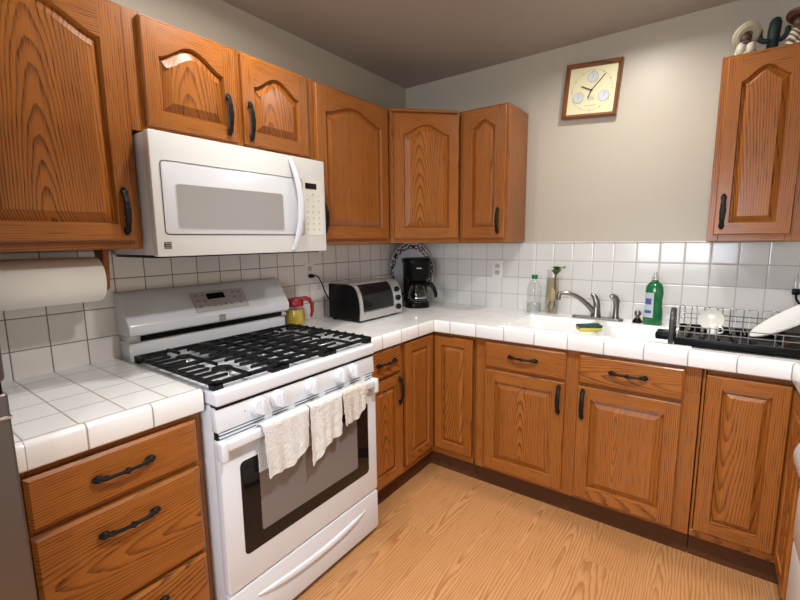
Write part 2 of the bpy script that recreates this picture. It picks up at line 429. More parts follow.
def door(t, f, u0, u1, z0, z1, arch=0., st=.057, th=.02, hand=None, hl=.15, panel_u=None, name='door', eye=None, label=None, rails=None):
    """raised-panel door: frame with mitred lip, panel and pull; hand=(u, z)"""
    bm = BM(); e = .004; d1 = th; du = th - e
    rb, rt = rails or (st, st)
    a0, a1, b0 = u0 + st, u1 - st, z0 + rb
    sh = z1 - rt - arch                                     # shoulder height of the opening
    if arch:
        N = 22; op = [(a0, b0), (a1, b0)]
        for i in range(N + 1):
            q = i / N; c = .5 - .5 * math.cos(2 * PI * q); c = c ** .8
            op.append((a1 + (a0 - a1) * q, sh + arch * c))
    else: op = [(a0, b0), (a1, b0), (a1, sh), (a0, sh)]
    # outer edge
    oo = [(u0, z0), (u1, z0), (u1, z1), (u0, z1)]; oi = [(u0 + e, z0 + e), (u1 - e, z0 + e), (u1 - e, z1 - e), (u0 + e, z1 - e)]
    for i in range(4):
        j = (i + 1) % 4; g = 'v' if i % 2 else 'h'; of = rnd()
        face(bm, f, [(*oo[i], 0), (*oo[j], 0), (*oo[j], du), (*oo[i], du)], g, of)
        face(bm, f, [(*oo[i], du), (*oo[j], du), (*oi[j], d1), (*oi[i], d1)], g, of)
    zi0, zi1 = z0 + e, z1 - e
    face(bm, f, [(u0 + e, zi0, d1), (a0, zi0, d1), (a0, zi1, d1), (u0 + e, zi1, d1)], 'v', rnd())
    face(bm, f, [(a1, zi0, d1), (u1 - e, zi0, d1), (u1 - e, zi1, d1), (a1, zi1, d1)], 'v', rnd())
    face(bm, f, [(a0, zi0, d1), (a1, zi0, d1), (a1, b0, d1), (a0, b0, d1)], 'h', rnd())
    of = rnd(.03, .12)
    top = op[2:]
    for (p, q) in zip(top, top[1:]): face(bm, f, [(*q, d1), (*p, d1), (p[0], zi1, d1), (q[0], zi1, d1)], 'h', of)
    # inner lip
    lip = offset_poly(op, .005); n = len(op); of = rnd()
    for i in range(n):
        j = (i + 1) % n; g = 'v' if i in (1, n - 1) else 'h'
        face(bm, f, [(*op[i], d1), (*op[j], d1), (*lip[j], d1 - .013), (*lip[i], d1 - .013)], g, of)
    dr = t.part(name, bm, 'oak', label=label, angle=0)
    # panel
    pm = BM(); pin = offset_poly(op, .009); pi2 = offset_poly(op, .036 if (a1 - a0) > .2 else .027)
    uc = (u0 + u1) / 2; ou = -uc + R.uniform(-.02, .02) if panel_u is None else -uc + panel_u
    ov = (-z0 + (R.uniform(.4, .7) if R.random() < .5 else R.uniform(-1.5, -1.2))) if eye is None else -eye
    of = (ou, ov)
    for i in range(n):
        j = (i + 1) % n
        face(pm, f, [(*op[i], d1 - .015), (*op[j], d1 - .015), (*pin[j], d1 - .013), (*pin[i], d1 - .013)], 'v', of)
        face(pm, f, [(*pin[i], d1 - .013), (*pin[j], d1 - .013), (*pi2[j], d1 - .001), (*pi2[i], d1 - .001)], 'v', of)
    face(pm, f, [(*p, d1 - .001) for p in pi2], 'v', of)
    t.part('panel', pm, 'oak', dr, angle=0)
    if hand: t.part('handle', pull(f, hand[0], hand[1], hl, th), 'handle', dr, 'antique black scrolled pull')
    return dr
def drawer(t, f, u0, u1, z0, z1, th=.02, hand=True, eye=None, hz=None):
    bm = BM(); e = .009; of = (-(z0 + z1) / 2 + R.uniform(-.05, .05), R.uniform(-1.5, 1.5))
    if eye is not None: of = (-(z0 + z1) / 2 + eye[0], -eye[1])
    oo = [(u0, z0), (u1, z0), (u1, z1), (u0, z1)]; oi = [(u0 + e, z0 + e), (u1 - e, z0 + e), (u1 - e, z1 - e), (u0 + e, z1 - e)]
    for i in range(4):
        j = (i + 1) % 4
        face(bm, f, [(*oo[i], 0), (*oo[j], 0), (*oo[j], th - .006), (*oo[i], th - .006)], 'h', of)
        face(bm, f, [(*oo[i], th - .006), (*oo[j], th - .006), (*oi[j], th), (*oi[i], th)], 'h', of)
    face(bm, f, [(*p, th) for p in oi], 'h', of)
    dr = t.part('drawer', bm, 'oak', angle=0)
    if hand: t.part('handle', pull(f, (u0 + u1) / 2, hz or (z0 + z1) / 2 + .005, .155, th, False), 'handle', dr, 'antique black scrolled pull')
    return dr
def board(f, u0, u1, z0, z1, d0, d1, grain='v', bev=.0015):
    bm = BM(); l = uvl(bm)
    box(bm, u0, z0, d0, u1, z1, d1, bev, 1)
    of = rnd()
    for fa in bm.faces:
        for lp in fa.loops:
            c = lp.vert.co; lp[l].uv = (c.x + c.z + of[0], c.y + of[1]) if grain == 'v' else (c.y + c.z + of[0], c.x + of[1])
    bm.transform(f.mat()); return bm
def merge(bms):
    out = BM()
    for b in bms:
        me = bpy.data.meshes.new('tmp'); b.to_mesh(me); b.free(); out.from_mesh(me); bpy.data.meshes.remove(me)
    return out
def carcass(t, f, u0, u1, z0, z1, dep, stiles, rails, fw=.019):
    """cabinet box behind a face frame; stiles (u0,u1), rails (u0,u1,z0,z1)"""
    t.part('body', board(f, u0, u1, z0, z1, -dep, -fw - .0005, 'v'), 'oak', angle=0)
    t.part('face_frame', merge([board(f, a, b, z0, z1, -fw, 0, 'v', .001) for a, b in stiles] + [board(f, a, b, c, d, -fw, -.0004, 'h', .001) for a, b, c, d in rails]), 'oak', angle=0)

# ------------------------------------------------------------------ the room
XR, YR = 2.77, -4.25
def slab(name, mat, *b):
    bm = BM(); box(bm, *b); return structure(name, bm, mat)
slab('floor', 'floor', -.1, YR - .1, -.08, XR + .1, .1, 0)
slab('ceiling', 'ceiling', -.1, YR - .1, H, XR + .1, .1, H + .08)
slab('wall_left', 'wall', -.1, YR - .1, 0, 0, .1, H)
slab('wall_back', 'wall', 0, 0, 0, XR, .1, H)
slab('wall_right', 'wall', XR, YR - .1, 0, XR + .1, .1, H)
bm = BM()
wx0, wx1, wz0, wz1 = .95, 2.15, .95, 1.95
box(bm, 0, YR - .1, 0, wx0, YR, H); box(bm, wx1, YR - .1, 0, XR, YR, H); box(bm, wx0, YR - .1, 0, wx1, YR, wz0); box(bm, wx0, YR - .1, wz1, wx1, YR, H)
structure('wall_rear', bm, 'wall')
bm = BM()
for a in ((wx0, wz0, wx1, wz0 + .05), (wx0, wz1 - .05, wx1, wz1), (wx0, wz0, wx0 + .05, wz1), (wx1 - .05, wz0, wx1, wz1), (1.525, wz0, 1.575, wz1)):
    box(bm, a[0], YR - .07, a[1], a[2], YR - .03, a[3], .004)
structure('window_1', bm, 'white_soft')
# tiled backsplashes
slab('trim_1', 'tile_left', 0, -2.445, .9, .008, 0, 1.345)
bm = BM(); box(bm, .008, -.008, .9, XR, 0, 1.339); box(bm, .92, -.011, 1.335, 1.845, 0, 1.345, .003, 2)
structure('trim_2', bm, 'tile_back')

# ------------------------------------------------------------------ lamps in the ceiling
for k, ((x, y), pw, c, sp) in enumerate(CANS):
    t = T('recessed_light', ['round recessed ceiling light over the sink', 'round recessed ceiling light over the stove', 'round recessed ceiling light over the open floor', 'round recessed ceiling light near the rear window'][k], 'ceiling light', (x, y, H), group='recessed ceiling lights')
    bm = BM(); lathe(bm, [(.063, -.002), (.066, -.007), (.085, -.006), (.088, 0), (.063, 0)], (x, y, H), 32, cap=False); t.part('trim_ring', bm, 'white_soft')
    bm = BM(); lathe(bm, [(0, -.003), (.064, -.003)], (x, y, H), 32, cap=False); t.part('lens', bm, 'lens')

# ------------------------------------------------------------------ wall cabinets
ZB, ZT = 1.347, 2.11
WG = 'oak wall cabinets'
def wallcab(label, f, u0, u1, z0, z1, base, dep=.295):
    t = T('wall_cabinet', label, 'cabinet', base, group=WG)
    return t
# big left
t = wallcab('large oak wall cabinet above the paper towel roll, left of the microwave', FL_U, -2.445, -1.99, ZB, ZT, (.15, -2.22, ZB))
carcass(t, FL_U, -2.445, -1.99, ZB, ZT, .303, [(-2.445, -2.407), (-2.028, -1.99)], [(-2.407, -2.028, ZT - .04, ZT), (-2.407, -2.028, ZB, ZB + .038)])
door(t, FL_U, -2.427, -2.012, ZB + .027, ZT - .012, arch=.062, st=.052, hand=(-2.043, 1.468), hl=.15, eye=1.17)
# over the microwave
t = wallcab('short two-door oak wall cabinet above the white microwave', FL_U, -1.99, -1.205, 1.735, ZT, (.15, -1.6, 1.735))
carcass(t, FL_U, -1.99, -1.205, 1.735, ZT, .303, [(-1.99, -1.94), (-1.62, -1.56), (-1.25, -1.205)], [(-1.94, -1.62, ZT - .04, ZT), (-1.56, -1.25, ZT - .04, ZT), (-1.94, -1.62, 1.735, 1.77), (-1.56, -1.25, 1.735, 1.77)])
door(t, FL_U, -1.946, -1.605, 1.755, ZT - .014, arch=.058, st=.053, hand=(-1.648, 1.850), hl=.155, eye=.9, label='left door')
door(t, FL_U, -1.577, -1.238, 1.755, ZT - .014, arch=.058, st=.053, hand=(-1.552, 1.845), hl=.155, eye=.95, label='right door')
# right of the microwave
t = wallcab('plain-grained oak wall cabinet above the toaster oven, right of the microwave', FL_U, -1.205, -.61, ZB, ZT, (.15, -.9, ZB))
carcass(t, FL_U, -1.205, -.612, ZB, ZT, .303, [(-1.205, -1.155), (-.66, -.612)], [(-1.155, -.66, ZT - .04, ZT), (-1.155, -.66, ZB, ZB + .038)])
door(t, FL_U, -1.187, -.640, ZB + .027, ZT - .012, arch=.055, st=.060, hand=(-1.160, 1.475), hl=.15, panel_u=.33)
# diagonal corner cabinet
t = T('wall_cabinet', 'oak corner wall cabinet set diagonally above the black coffee maker', 'cabinet', (.2, -.2, ZB), group=WG)
bm = BM(); prism(bm, [(.003, -.609), (.290, -.609), (.609, -.290), (.609, -.009), (.003, -.009)], lambda p, q, a: (p, q, a), ZB, ZT); woodgrain(bm); t.part('body', bm, 'oak', angle=0)
L_ = .305 * 2 ** .5
t.part('face_frame', merge([board(FD_U, .001, .035, ZB, ZT, -.012, 0), board(FD_U, L_ - .034, L_ - .001, ZB, ZT, -.012, 0), board(FD_U, .035, L_ - .034, ZT - .04, ZT, -.012, -.0004, 'h'), board(FD_U, .035, L_ - .034, ZB, ZB + .038, -.012, -.0004, 'h')]), 'oak', angle=0)
t.part('crown_strip', board(FD_U, .014, L_ - .012, ZT - .012, ZT + .004, -.003, .014, 'h'), 'oak', angle=0)
door(t, FD_U, .026, L_ - .012, ZB + .027, ZT - .022, arch=.055, st=.060, eye=1.0, panel_u=.02)
# last on the back wall
t = wallcab('narrow oak wall cabinet on the back wall right of the corner cabinet', FB_U, .612, .912, ZB, ZT, (.76, -.15, ZB))
carcass(t, FB_U, .612, .912, ZB, ZT, .295, [(.612, .648), (.876, .912)], [(.648, .876, ZT - .04, ZT), (.648, .876, ZB, ZB + .038)])
door(t, FB_U, .637, .903, ZB + .026, ZT - .012, arch=.042, st=.060, hand=(.866, 1.470), hl=.15, panel_u=.24)
# right
t = wallcab('oak wall cabinet above the dish rack with figurines on its top', FB_U, 1.845, 2.165, ZB, ZT, (2.0, -.15, ZB))
carcass(t, FB_U, 1.845, 2.165, ZB, ZT, .295, [(1.845, 1.885), (2.105, 2.165)], [(1.885, 2.105, ZT - .04, ZT), (1.885, 2.105, ZB, ZB + .038)])
door(t, FB_U, 1.866, 2.120, ZB + .027, ZT - .014, arch=.050, st=.050, hand=(1.893, 1.472), hl=.15, panel_u=.09)

# ------------------------------------------------------------------ base cabinets
BZ, TZ = .11, .848
BG = 'oak base cabinets'
def kick(t, *bs):
    bm = BM()
    for b in bs: box(bm, *b)
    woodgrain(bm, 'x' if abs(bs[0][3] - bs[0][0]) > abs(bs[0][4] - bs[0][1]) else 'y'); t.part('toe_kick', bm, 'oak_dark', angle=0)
t = T('base_cabinet', 'oak drawer cabinet between the fridge and the stove', 'cabinet', (.3, -2.22, 0), group=BG)
carcass(t, FL_B, -2.445, -1.998, BZ, TZ, .59, [(-2.445, -2.42), (-2.026, -1.998)], [(-2.42, -2.026, a, b) for a, b in ((BZ, .16), (.37, .40), (.665, .70), (.80, TZ))])
drawer(t, FL_B, -2.430, -2.018, .688, .826, eye=(.19, -1.2)); drawer(t, FL_B, -2.430, -2.018, .388, .672, eye=(-.01, -1.45), hz=.604); drawer(t, FL_B, -2.430, -2.018, .135, .373, hz=.315)
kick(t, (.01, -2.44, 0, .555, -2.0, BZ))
t = T('base_cabinet', 'narrow oak base cabinet with one drawer, right of the stove', 'cabinet', (.3, -1.06, 0), group=BG)
carcass(t, FL_B, -1.212, -.916, BZ, TZ, .59, [(-1.212, -1.17), (-.955, -.916)], [(-1.17, -.955, a, b) for a, b in ((BZ, .15), (.68, .71), (.82, TZ))])
drawer(t, FL_B, -1.196, -.942, .700, .838); door(t, FL_B, -1.196, -.938, .135, .685, st=.05, hand=(-.962, .600), hl=.15)
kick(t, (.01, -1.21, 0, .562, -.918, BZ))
t = T('base_cabinet', 'oak corner base cabinet with two folding doors meeting in the left inner corner', 'cabinet', (.4, -.4, 0), group=BG)
bm = BM(); prism(bm, [(.01, -.914), (.582, -.914), (.582, -.582), (.8705, -.582), (.8705, -.01), (.01, -.01)], lambda p, q, a: (p, q, a), BZ, TZ); woodgrain(bm); t.part('body', bm, 'oak', angle=0)
t.part('face_frame', merge([board(FL_B, -.914, -.900, BZ, TZ, -.019, 0), board(FL_B, -.900, -.602, BZ, .14, -.019, 0, 'h'), board(FB_B, .585, .868, BZ, .14, -.019, 0, 'h'), board(FL_B, -.900, -.602, .836, TZ, -.019, -.001, 'h'), board(FB_B, .585, .868, .836, TZ, -.019, -.001, 'h')]), 'oak', angle=0)
door(t, FL_B, -.898, -.6228, .152, .832, st=.052, panel_u=.15); door(t, FB_B, .6228, .863, .152, .826, st=.048, panel_u=.05)
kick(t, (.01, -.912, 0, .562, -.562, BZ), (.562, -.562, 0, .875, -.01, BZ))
t = T('base_cabinet', 'wide oak sink cabinet with two drawer fronts over two doors', 'cabinet', (1.38, -.3, 0), group=BG)
carcass(t, FB_B, .880, 1.874, BZ, .73, .58, [(.880, .945), (1.335, 1.42), (1.805, 1.874)], [(.945, 1.335, BZ, .14), (1.42, 1.805, BZ, .14), (.945, 1.335, .68, .71), (1.42, 1.805, .68, .71)])
t.part('top_rail', merge([board(FB_B, a, b, c, d, -.019, 0, g) for a, b, c, d, g in ((.880, .945, .73, TZ, 'v'), (1.335, 1.42, .73, TZ, 'v'), (1.805, 1.874, .73, TZ, 'v'), (.945, 1.335, .73, TZ, 'h'), (1.42, 1.805, .73, TZ, 'h'))]), 'oak', angle=0)
drawer(t, FB_B, .937, 1.350, .696, .834, eye=(.09, .5)); drawer(t, FB_B, 1.408, 1.818, .696, .834, eye=(-.005, 2.1))
door(t, FB_B, .937, 1.350, .130, .683, st=.058, hand=(1.325, .598), hl=.15, eye=.05, label='left door under the sink')
door(t, FB_B, 1.408, 1.816, .130, .683, st=.058, hand=(1.433, .600), hl=.15, eye=.46, label='right door under the sink')
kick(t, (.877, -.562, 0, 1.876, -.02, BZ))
t = T('base_cabinet', 'oak corner base cabinet below the dish rack with two folding doors', 'cabinet', (2.4, -.4, 0), group=BG)
bm = BM(); prism(bm, [(1.893, -.01), (1.893, -.582), (2.185, -.582), (2.185, -.890), (2.76, -.890), (2.76, -.01)], lambda p, q, a: (p, q, a), BZ, TZ); woodgrain(bm); t.part('body', bm, 'oak', angle=0)
t.part('face_frame', merge([board(FB_B, 1.8785, 1.8875, BZ + .03, TZ - .012, -.019, 0), board(FR_B, .868, .890, BZ, TZ, -.019, 0), board(FB_B, 1.878, 2.183, BZ, .14, -.019, 0, 'h'), board(FR_B, .602, .868, BZ, .14, -.019, 0, 'h'), board(FB_B, 1.878, 2.183, .836, TZ, -.019, -.001, 'h'), board(FR_B, .602, .868, .836, TZ, -.019, -.001, 'h')]), 'oak', angle=0)
door(t, FB_B, 1.890, 2.1442, .150, .822, st=.052, panel_u=.03, eye=1.05); door(t, FR_B, .6228, .864, .150, .822, st=.05)
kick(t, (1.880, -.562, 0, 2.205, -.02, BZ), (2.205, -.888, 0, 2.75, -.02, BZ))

# ------------------------------------------------------------------ tiled countertops
def edge_trim(path, tiles):
    """V-cap edge tiles swept along path (floor plan points, room side on the right hand); tiles = (first line, pitch) per run"""
    prof = [(-.032, .849), (-.032, .914), (-.026, .9165), (-.016, .918), (-.008, .9165), (-.003, .9125), (0, .905), (0, .862), (-.0015, .853), (-.006, .849)]
    bm = BM(); l = uvl(bm); n = len(path); nor = []
    for i in range(n - 1):
        d = (Vector(path[i + 1]) - Vector(path[i])).normalized(); nor.append(Vector((d.y, -d.x)))
    def off(i):
        if i == 0: return nor[0]
        if i == n - 1: return nor[-1]
        s = nor[i - 1] + nor[i]; return s / (1 + nor[i - 1].dot(nor[i]))
    for i in range(n - 1):
        a, b = Vector(path[i]), Vector(path[i + 1]); oa, ob = off(i), off(i + 1); Ln = (b - a).length
        s0, pt = tiles[i]
        va = [bm.verts.new((*(a + oa * p[0]), p[1])) for p in prof]; vb = [bm.verts.new((*(b + ob * p[0]), p[1])) for p in prof]
        for k in range(len(prof)):
            j = (k + 1) % len(prof); f = bm.faces.new((va[k], vb[k], vb[j], va[j]))
            for lp in f.loops:
                end = lp.vert in vb
                q = ((Ln if end else 0) - s0) / pt * .155
                lp[l].uv = (q, lp.vert.co.z)
        if i == 0: bm.faces.new(va)
        if i == n - 2: bm.faces.new(vb)
    bmesh.ops.remove_doubles(bm, verts=bm.verts, dist=1e-5)
    bmesh.ops.recalc_face_normals(bm, faces=bm.faces)
    return bm
t = T('countertop', 'white tiled countertop between the fridge and the stove', 'countertop', (.3, -2.2, .849), group='white tiled countertops')
bm = BM(); box(bm, .009, -2.446, .849, .604, -1.998, .915); t.part('tile_top', bm, 'tile_top_left', angle=0)
t.part('edge_trim', edge_trim([(.636, -2.446), (.636, -2.420), (.636, -1.998)], [(.0262, .155), (.119, .156)]), 'trim', label='rounded white edge tiles')
t = T('countertop', 'long white tiled countertop running from the stove round the corner past the sink', 'countertop', (.3, -.6, .849), group='white tiled countertops')
SX0, SX1, SY0, SY1 = 1.0, 1.832, -.592, -.085
bm = BM()
box(bm, .009, -1.212, .849, .604, -.604, .915); box(bm, .009, -.604, .849, SX0, -.009, .915); box(bm, SX1, -.604, .849, XR - .005, -.009, .915)
box(bm, SX0, SY1, .849, SX1, -.009, .915); box(bm, SX0, -.604, .849, SX1, SY0, .915); box(bm, 2.166, -1.55, .849, XR - .005, -.604, .915)
t.part('tile_top', bm, 'tile_top', angle=0)
t.part('edge_trim', edge_trim([(.636, -1.212), (.636, -.636), (2.134, -.636), (2.134, -1.55)][::1], [(.103, .154), (.098, .1555), (.0, .155)]), 'trim', label='rounded white edge tiles')

# ------------------------------------------------------------------ sink
def rrect(x0, y0, x1, y1, r, n=5):
    out = []
    for cx, cy, a in ((x1 - r, y1 - r, 0), (x0 + r, y1 - r, 90), (x0 + r, y0 + r, 180), (x1 - r, y0 + r, 270)):
        for i in range(n + 1):
            q = math.radians(a + 90 * i / n); out.append((cx + r * math.cos(q), cy + r * math.sin(q)))
    return out
t = T('kitchen_sink', 'white enamel double sink set into the tiled counter under the clock', 'sink', (1.41, -.34, .9))
B1, B2 = (1.028, -.565, 1.385, -.195), (1.442, -.565, 1.800, -.195)
bm = BM()
zr0, zr1 = .902, .9215
for b in ((SX0 + .0005, SY0 + .0005, B1[0], SY1 - .0005), (B2[2], SY0 + .0005, SX1 - .0005, SY1 - .0005), (B1[0], SY0 + .0005, B2[2], B1[1]), (B1[0], B1[3], B2[2], SY1 - .0005), (B1[2], B1[1], B2[0], B1[3])):
    box(bm, b[0], b[1], zr0, b[2], b[3], zr1)
t.part('rim', bm, 'sink', angle=30)
for bx in (B1, B2):
    bm = BM(); loops = []
    for dz, ins, r in ((zr1, -.0004, .0015), (zr1 - .006, .004, .02), (.90, .010, .045), (.80, .016, .055), (.755, .024, .06), (.735, .05, .06)):
        loops.append([bm.verts.new((x, y, dz)) for x, y in rrect(bx[0] + ins, bx[1] + ins, bx[2] - ins, bx[3] - ins, r)])
    fs = []
    for a, b in zip(loops, loops[1:]):
        n = len(a)
        for i in range(n): fs.append(bm.faces.new((a[i], b[i], b[(i + 1) % n], a[(i + 1) % n])))
    fs.append(bm.faces.new(loops[-1]))
    bmesh.ops.recalc_face_normals(bm, faces=fs)
    for f in fs: f.normal_flip()
    bs = t.part('basin', bm, 'sink', angle=60)
    bm = BM(); c = ((bx[0] + bx[2]) / 2, (bx[1] + bx[3]) / 2, .7355); lathe(bm, [(0, -.001), (.025, -.001), (.032, .003), (.042, .003), (.044, 0)], c, 24, cap=False); t.part('drain', bm, 'chrome', bs)

# ------------------------------------------------------------------ faucet
t = T('faucet', 'brushed nickel faucet with curved spout and side spray behind the sink', 'faucet', (1.38, -.135, .9215))
bm = BM(); prism(bm, rrect(1.25, -.163, 1.512, -.107, .027, 6), lambda p, q, a: (p, q, a), .9215, .932, .003); t.part('base_plate', bm, 'nickel')
bm = BM(); lathe(bm, [(.027, 0), (.026, .012), (.022, .03), (.021, .05), (.019, .058), (0, .062)], (1.375, -.135, .932), 24); t.part('valve_body', bm, 'nickel')
bm = BM(); P0, P1, P2, P3 = Vector((1.372, -.14, .955)), Vector((1.315, -.16, 1.02)), Vector((1.265, -.185, 1.075)), Vector((1.197, -.205, 1.060))
sp = [P0 * (1 - q) ** 3 + P1 * 3 * q * (1 - q) ** 2 + P2 * 3 * q * q * (1 - q) + P3 * q ** 3 for q in [i / 14 for i in range(15)]]
tube(bm, sp, [.0155 - .005 * i / 14 for i in range(15)], 12)
tube(bm, [(1.197, -.205, 1.064), (1.190, -.207, 1.05), (1.190, -.207, 1.022)], [.0105, .0125, .0115], 12); t.part('spout', bm, 'nickel')
bm = BM(); tube(bm, [(1.378, -.135, .985), (1.376, -.135, 1.01), (1.368, -.135, 1.035), (1.355, -.136, 1.052), (1.345, -.138, 1.056)], [.018, .0185, .017, .0135, .008], 12, flat=((0, 1, 0), .85)); t.part('handle', bm, 'nickel')
bm = BM(); lathe(bm, [(.019, 0), (.017, .01), (.0145, .02), (.0145, .075)], (1.474, -.135, .932), 20)
tube(bm, [(1.474, -.135, 1.0), (1.474, -.136, 1.03), (1.468, -.140, 1.046), (1.455, -.15, 1.054), (1.445, -.156, 1.05)], [.0145, .0165, .0165, .015, .010], 12); t.part('side_spray', bm, 'nickel')
t = T('air_gap', 'small metal topped air gap with black base beside the green soap bottle', 'air gap', (1.578, -.132, .9215))
bm = BM(); lathe(bm, [(.024, 0), (.023, .008), (.016, .018), (.013, .024), (0, .024)], (1.578, -.132, .9215), 20); t.part('base', bm, 'black')
bm = BM(); lathe(bm, [(.010, .023), (.010, .034), (.0155, .040), (.0165, .052), (.012, .062), (0, .065)], (1.578, -.132, .9215), 20); t.part('cap', bm, 'nickel')

# ------------------------------------------------------------------ things on the back counter
c = (1.019, -.112, .9155)
t = T('water_bottle', 'clear plastic bottle with a green cap left of the vase', 'bottle', c)
bm = BM(); lathe(bm, [(.036, 0), (.042, .006), (.043, .05), (.042, .10), (.043, .140), (.040, .163), (.029, .190), (.015, .206), (.0145, .214)], c, 28, cap=False); lathe(bm, [(0, .001), (.036, 0)], c, 28, cap=False); t.part('body', bm, 'clear')
bm = BM(); lathe(bm, [(0, .002), (.040, .004), (.0415, .05), (.0408, .062), (0, .062)], c, 28); t.part('water', bm, 'water')
bm = BM(); lathe(bm, [(.0165, .210), (.0172, .213), (.0172, .232), (.015, .235), (0, .235)], c, 24); t.part('cap', bm, 'green_cap')
c = (1.120, -.092, .9155)
t = T('glass_vase', 'tall clear glass vase holding a rooted plant cutting beside the faucet', 'vase', c)
bm = BM(); lathe(bm, [(0, .001), (.036, .0), (.039, .004), (.040, .10), (.037, .17), (.034, .255), (.0365, .262)], c, 4, cap=False, mat=Matrix.Translation(c) @ Matrix.Rotation(PI / 4 + .15, 4, 'Z'))
bm2 = BM(); lathe(bm2, [(0, .001), (.034, .0), (.037, .004), (.039, .08), (.036, .17), (.033, .262), (.035, .268)], c, 26, cap=False, sy=.9); bm.free(); t.part('body', bm2, 'vase_glass')
bm = BM(); lathe(bm, [(0, .003), (.033, .004), (.0365, .08), (.0345, .215), (0, .215)], c, 26, sy=.9); t.part('water', bm, clear('vase_water', (.90, .85, .74), .08))
t = T('plant_cutting', 'green leafed plant cutting with brown stem and pale roots inside the vase', 'plant', (c[0], c[1], c[2] + .01))
bm = BM(); tube(bm, [(c[0] - .012, c[1], c[2] + .012), (c[0] - .018, c[1] - .01, c[2] + .05), (c[0] + .008, c[1] - .012, c[2] + .10), (c[0] + .016, c[1] - .006, c[2] + .16), (c[0] + .014, c[1], c[2] + .215), (c[0] + .022, c[1] - .004, c[2] + .262)], [.004, .005, .005, .0045, .004, .003], 8); 
tube(bm, [(c[0] + .008, c[1] - .012, c[2] + .10), (c[0] + .02, c[1] - .004, c[2] + .06), (c[0] - .002, c[1] + .006, c[2] + .02)], [.003, .0025, .0015], 6); t.part('stem', bm, 'stem')
bm = BM(); ball(bm, (c[0] + .006, c[1] - .014, c[2] + .118), .018, (.85, .7, 2.5), 14); t.part('root_bulb', bm, 'root')
def leaf(p, d, L, w, curl):
    bm = BM(); d = Vector(d).normalized(); s = d.cross(Vector((0, 0, 1))).normalized(); rows = []
    for i in range(9):
        q = i / 8; ww = w * math.sin(PI * min(1, q * .96 + .02)) ** .7
        cc = Vector(p) + d * L * q + Vector((0, 0, curl * q * (1 - q) * 2 - curl * .4 * q * q))
        rows.append([bm.verts.new(cc + s * ww * k + Vector((0, 0, abs(k) * ww * .4))) for k in (-1, -.5, 0, .5, 1)])
    for a, b_ in zip(rows, rows[1:]):
        for k in range(4): bm.faces.new((a[k], a[k + 1], b_[k + 1], b_[k]))
    bmesh.ops.solidify(bm, geom=bm.faces[:], thickness=.0008); return bm
top = (c[0] + .022, c[1] - .004, c[2] + .258)
t.part('leaf', leaf(top, (.85, -.5, .45), .062, .030, .016), 'leaf', angle=60)
t.part('leaf', leaf(top, (-.5, -.75, .70), .048, .026, .010), 'leaf', angle=60)
t.part('leaf', leaf((c[0] + .016, c[1], c[2] + .235), (.45, -.8, .75), .058, .026, .01), 'leaf', angle=60)

c = (1.648, -.150, .9220)
t = T('dish_soap_bottle', 'green dish soap bottle with clear cap standing right of the faucet', 'bottle', c)
bm = BM(); lathe(bm, [(0, 0), (.040, 0), (.044, .006), (.043, .06), (.038, .10), (.0385, .13), (.041, .165), (.038, .195), (.028, .213), (.016, .222), (.014, .228)], c, 30, sy=.62, cap=False); t.part('body', bm, 'soap')
bm = BM(); lathe(bm, [(.016, .222), (.017, .226), (.0165, .246), (.010, .250), (.009, .268), (0, .270)], c, 22); t.part('cap', bm, clear('cap_plastic', (.86, .88, .88), .12))
bm = BM(); bm2 = BM(); n = 9
def soap_pt(a, z, k=1.0):
    prof = [(0, .044), (.06, .043), (.10, .038), (.13, .0385), (.165, .041), (.2, .035)]
    for (z0, r0), (z1, r1) in zip(prof, prof[1:]):
        if z0 <= z <= z1: r = r0 + (r1 - r0) * (z - z0) / (z1 - z0)
    r += .0009 * k
    return (c[0] + r * math.cos(a), c[1] + r * .62 * math.sin(a) - .0003 * k, c[2] + z)
def wrap(bm, a0, a1, z0, z1, k, na=10, nz=8):
    g = [[bm.verts.new(soap_pt(a0 + (a1 - a0) * i / na, z0 + (z1 - z0) * j / nz, k)) for i in range(na + 1)] for j in range(nz + 1)]
    for j in range(nz):
        for i in range(na): bm.faces.new((g[j][i], g[j][i + 1], g[j + 1][i + 1], g[j + 1][i]))
wrap(bm, math.radians(192), math.radians(272), .038, .165, 1.); lb = t.part('label', bm, 'label', label='pale front label'); wrap(bm2, math.radians(205), math.radians(258), .105, .135, 1.8, 8, 3); t.part('label_print', bm2, 'label_blue', lb)
bm2 = BM(); wrap(bm2, math.radians(214), math.radians(262), .06, .075, 1.8, 8, 2); t.part('label_print', bm2, 'label_blue', lb)

t = T('dish_sponge', 'yellow and green scouring sponge on the sink divider', 'sponge', (1.413, -.475, .9222), .5)
bm = BM(); box(bm, -.052, -.034, 0, .052, .034, .018, .005, 2); t.part('sponge_body', bm, 'sponge_y', local=True, label='yellow foam body')
bm = BM(); box(bm, -.053, -.035, .0182, .053, .035, .027, .003, 2)
for v in bm.verts: v.co.z += .004 * math.sin(v.co.x * 45)+.0 if v.co.z > .02 else 0
t.part('scouring_pad', bm, 'sponge_g', local=True, label='dark green scouring layer')

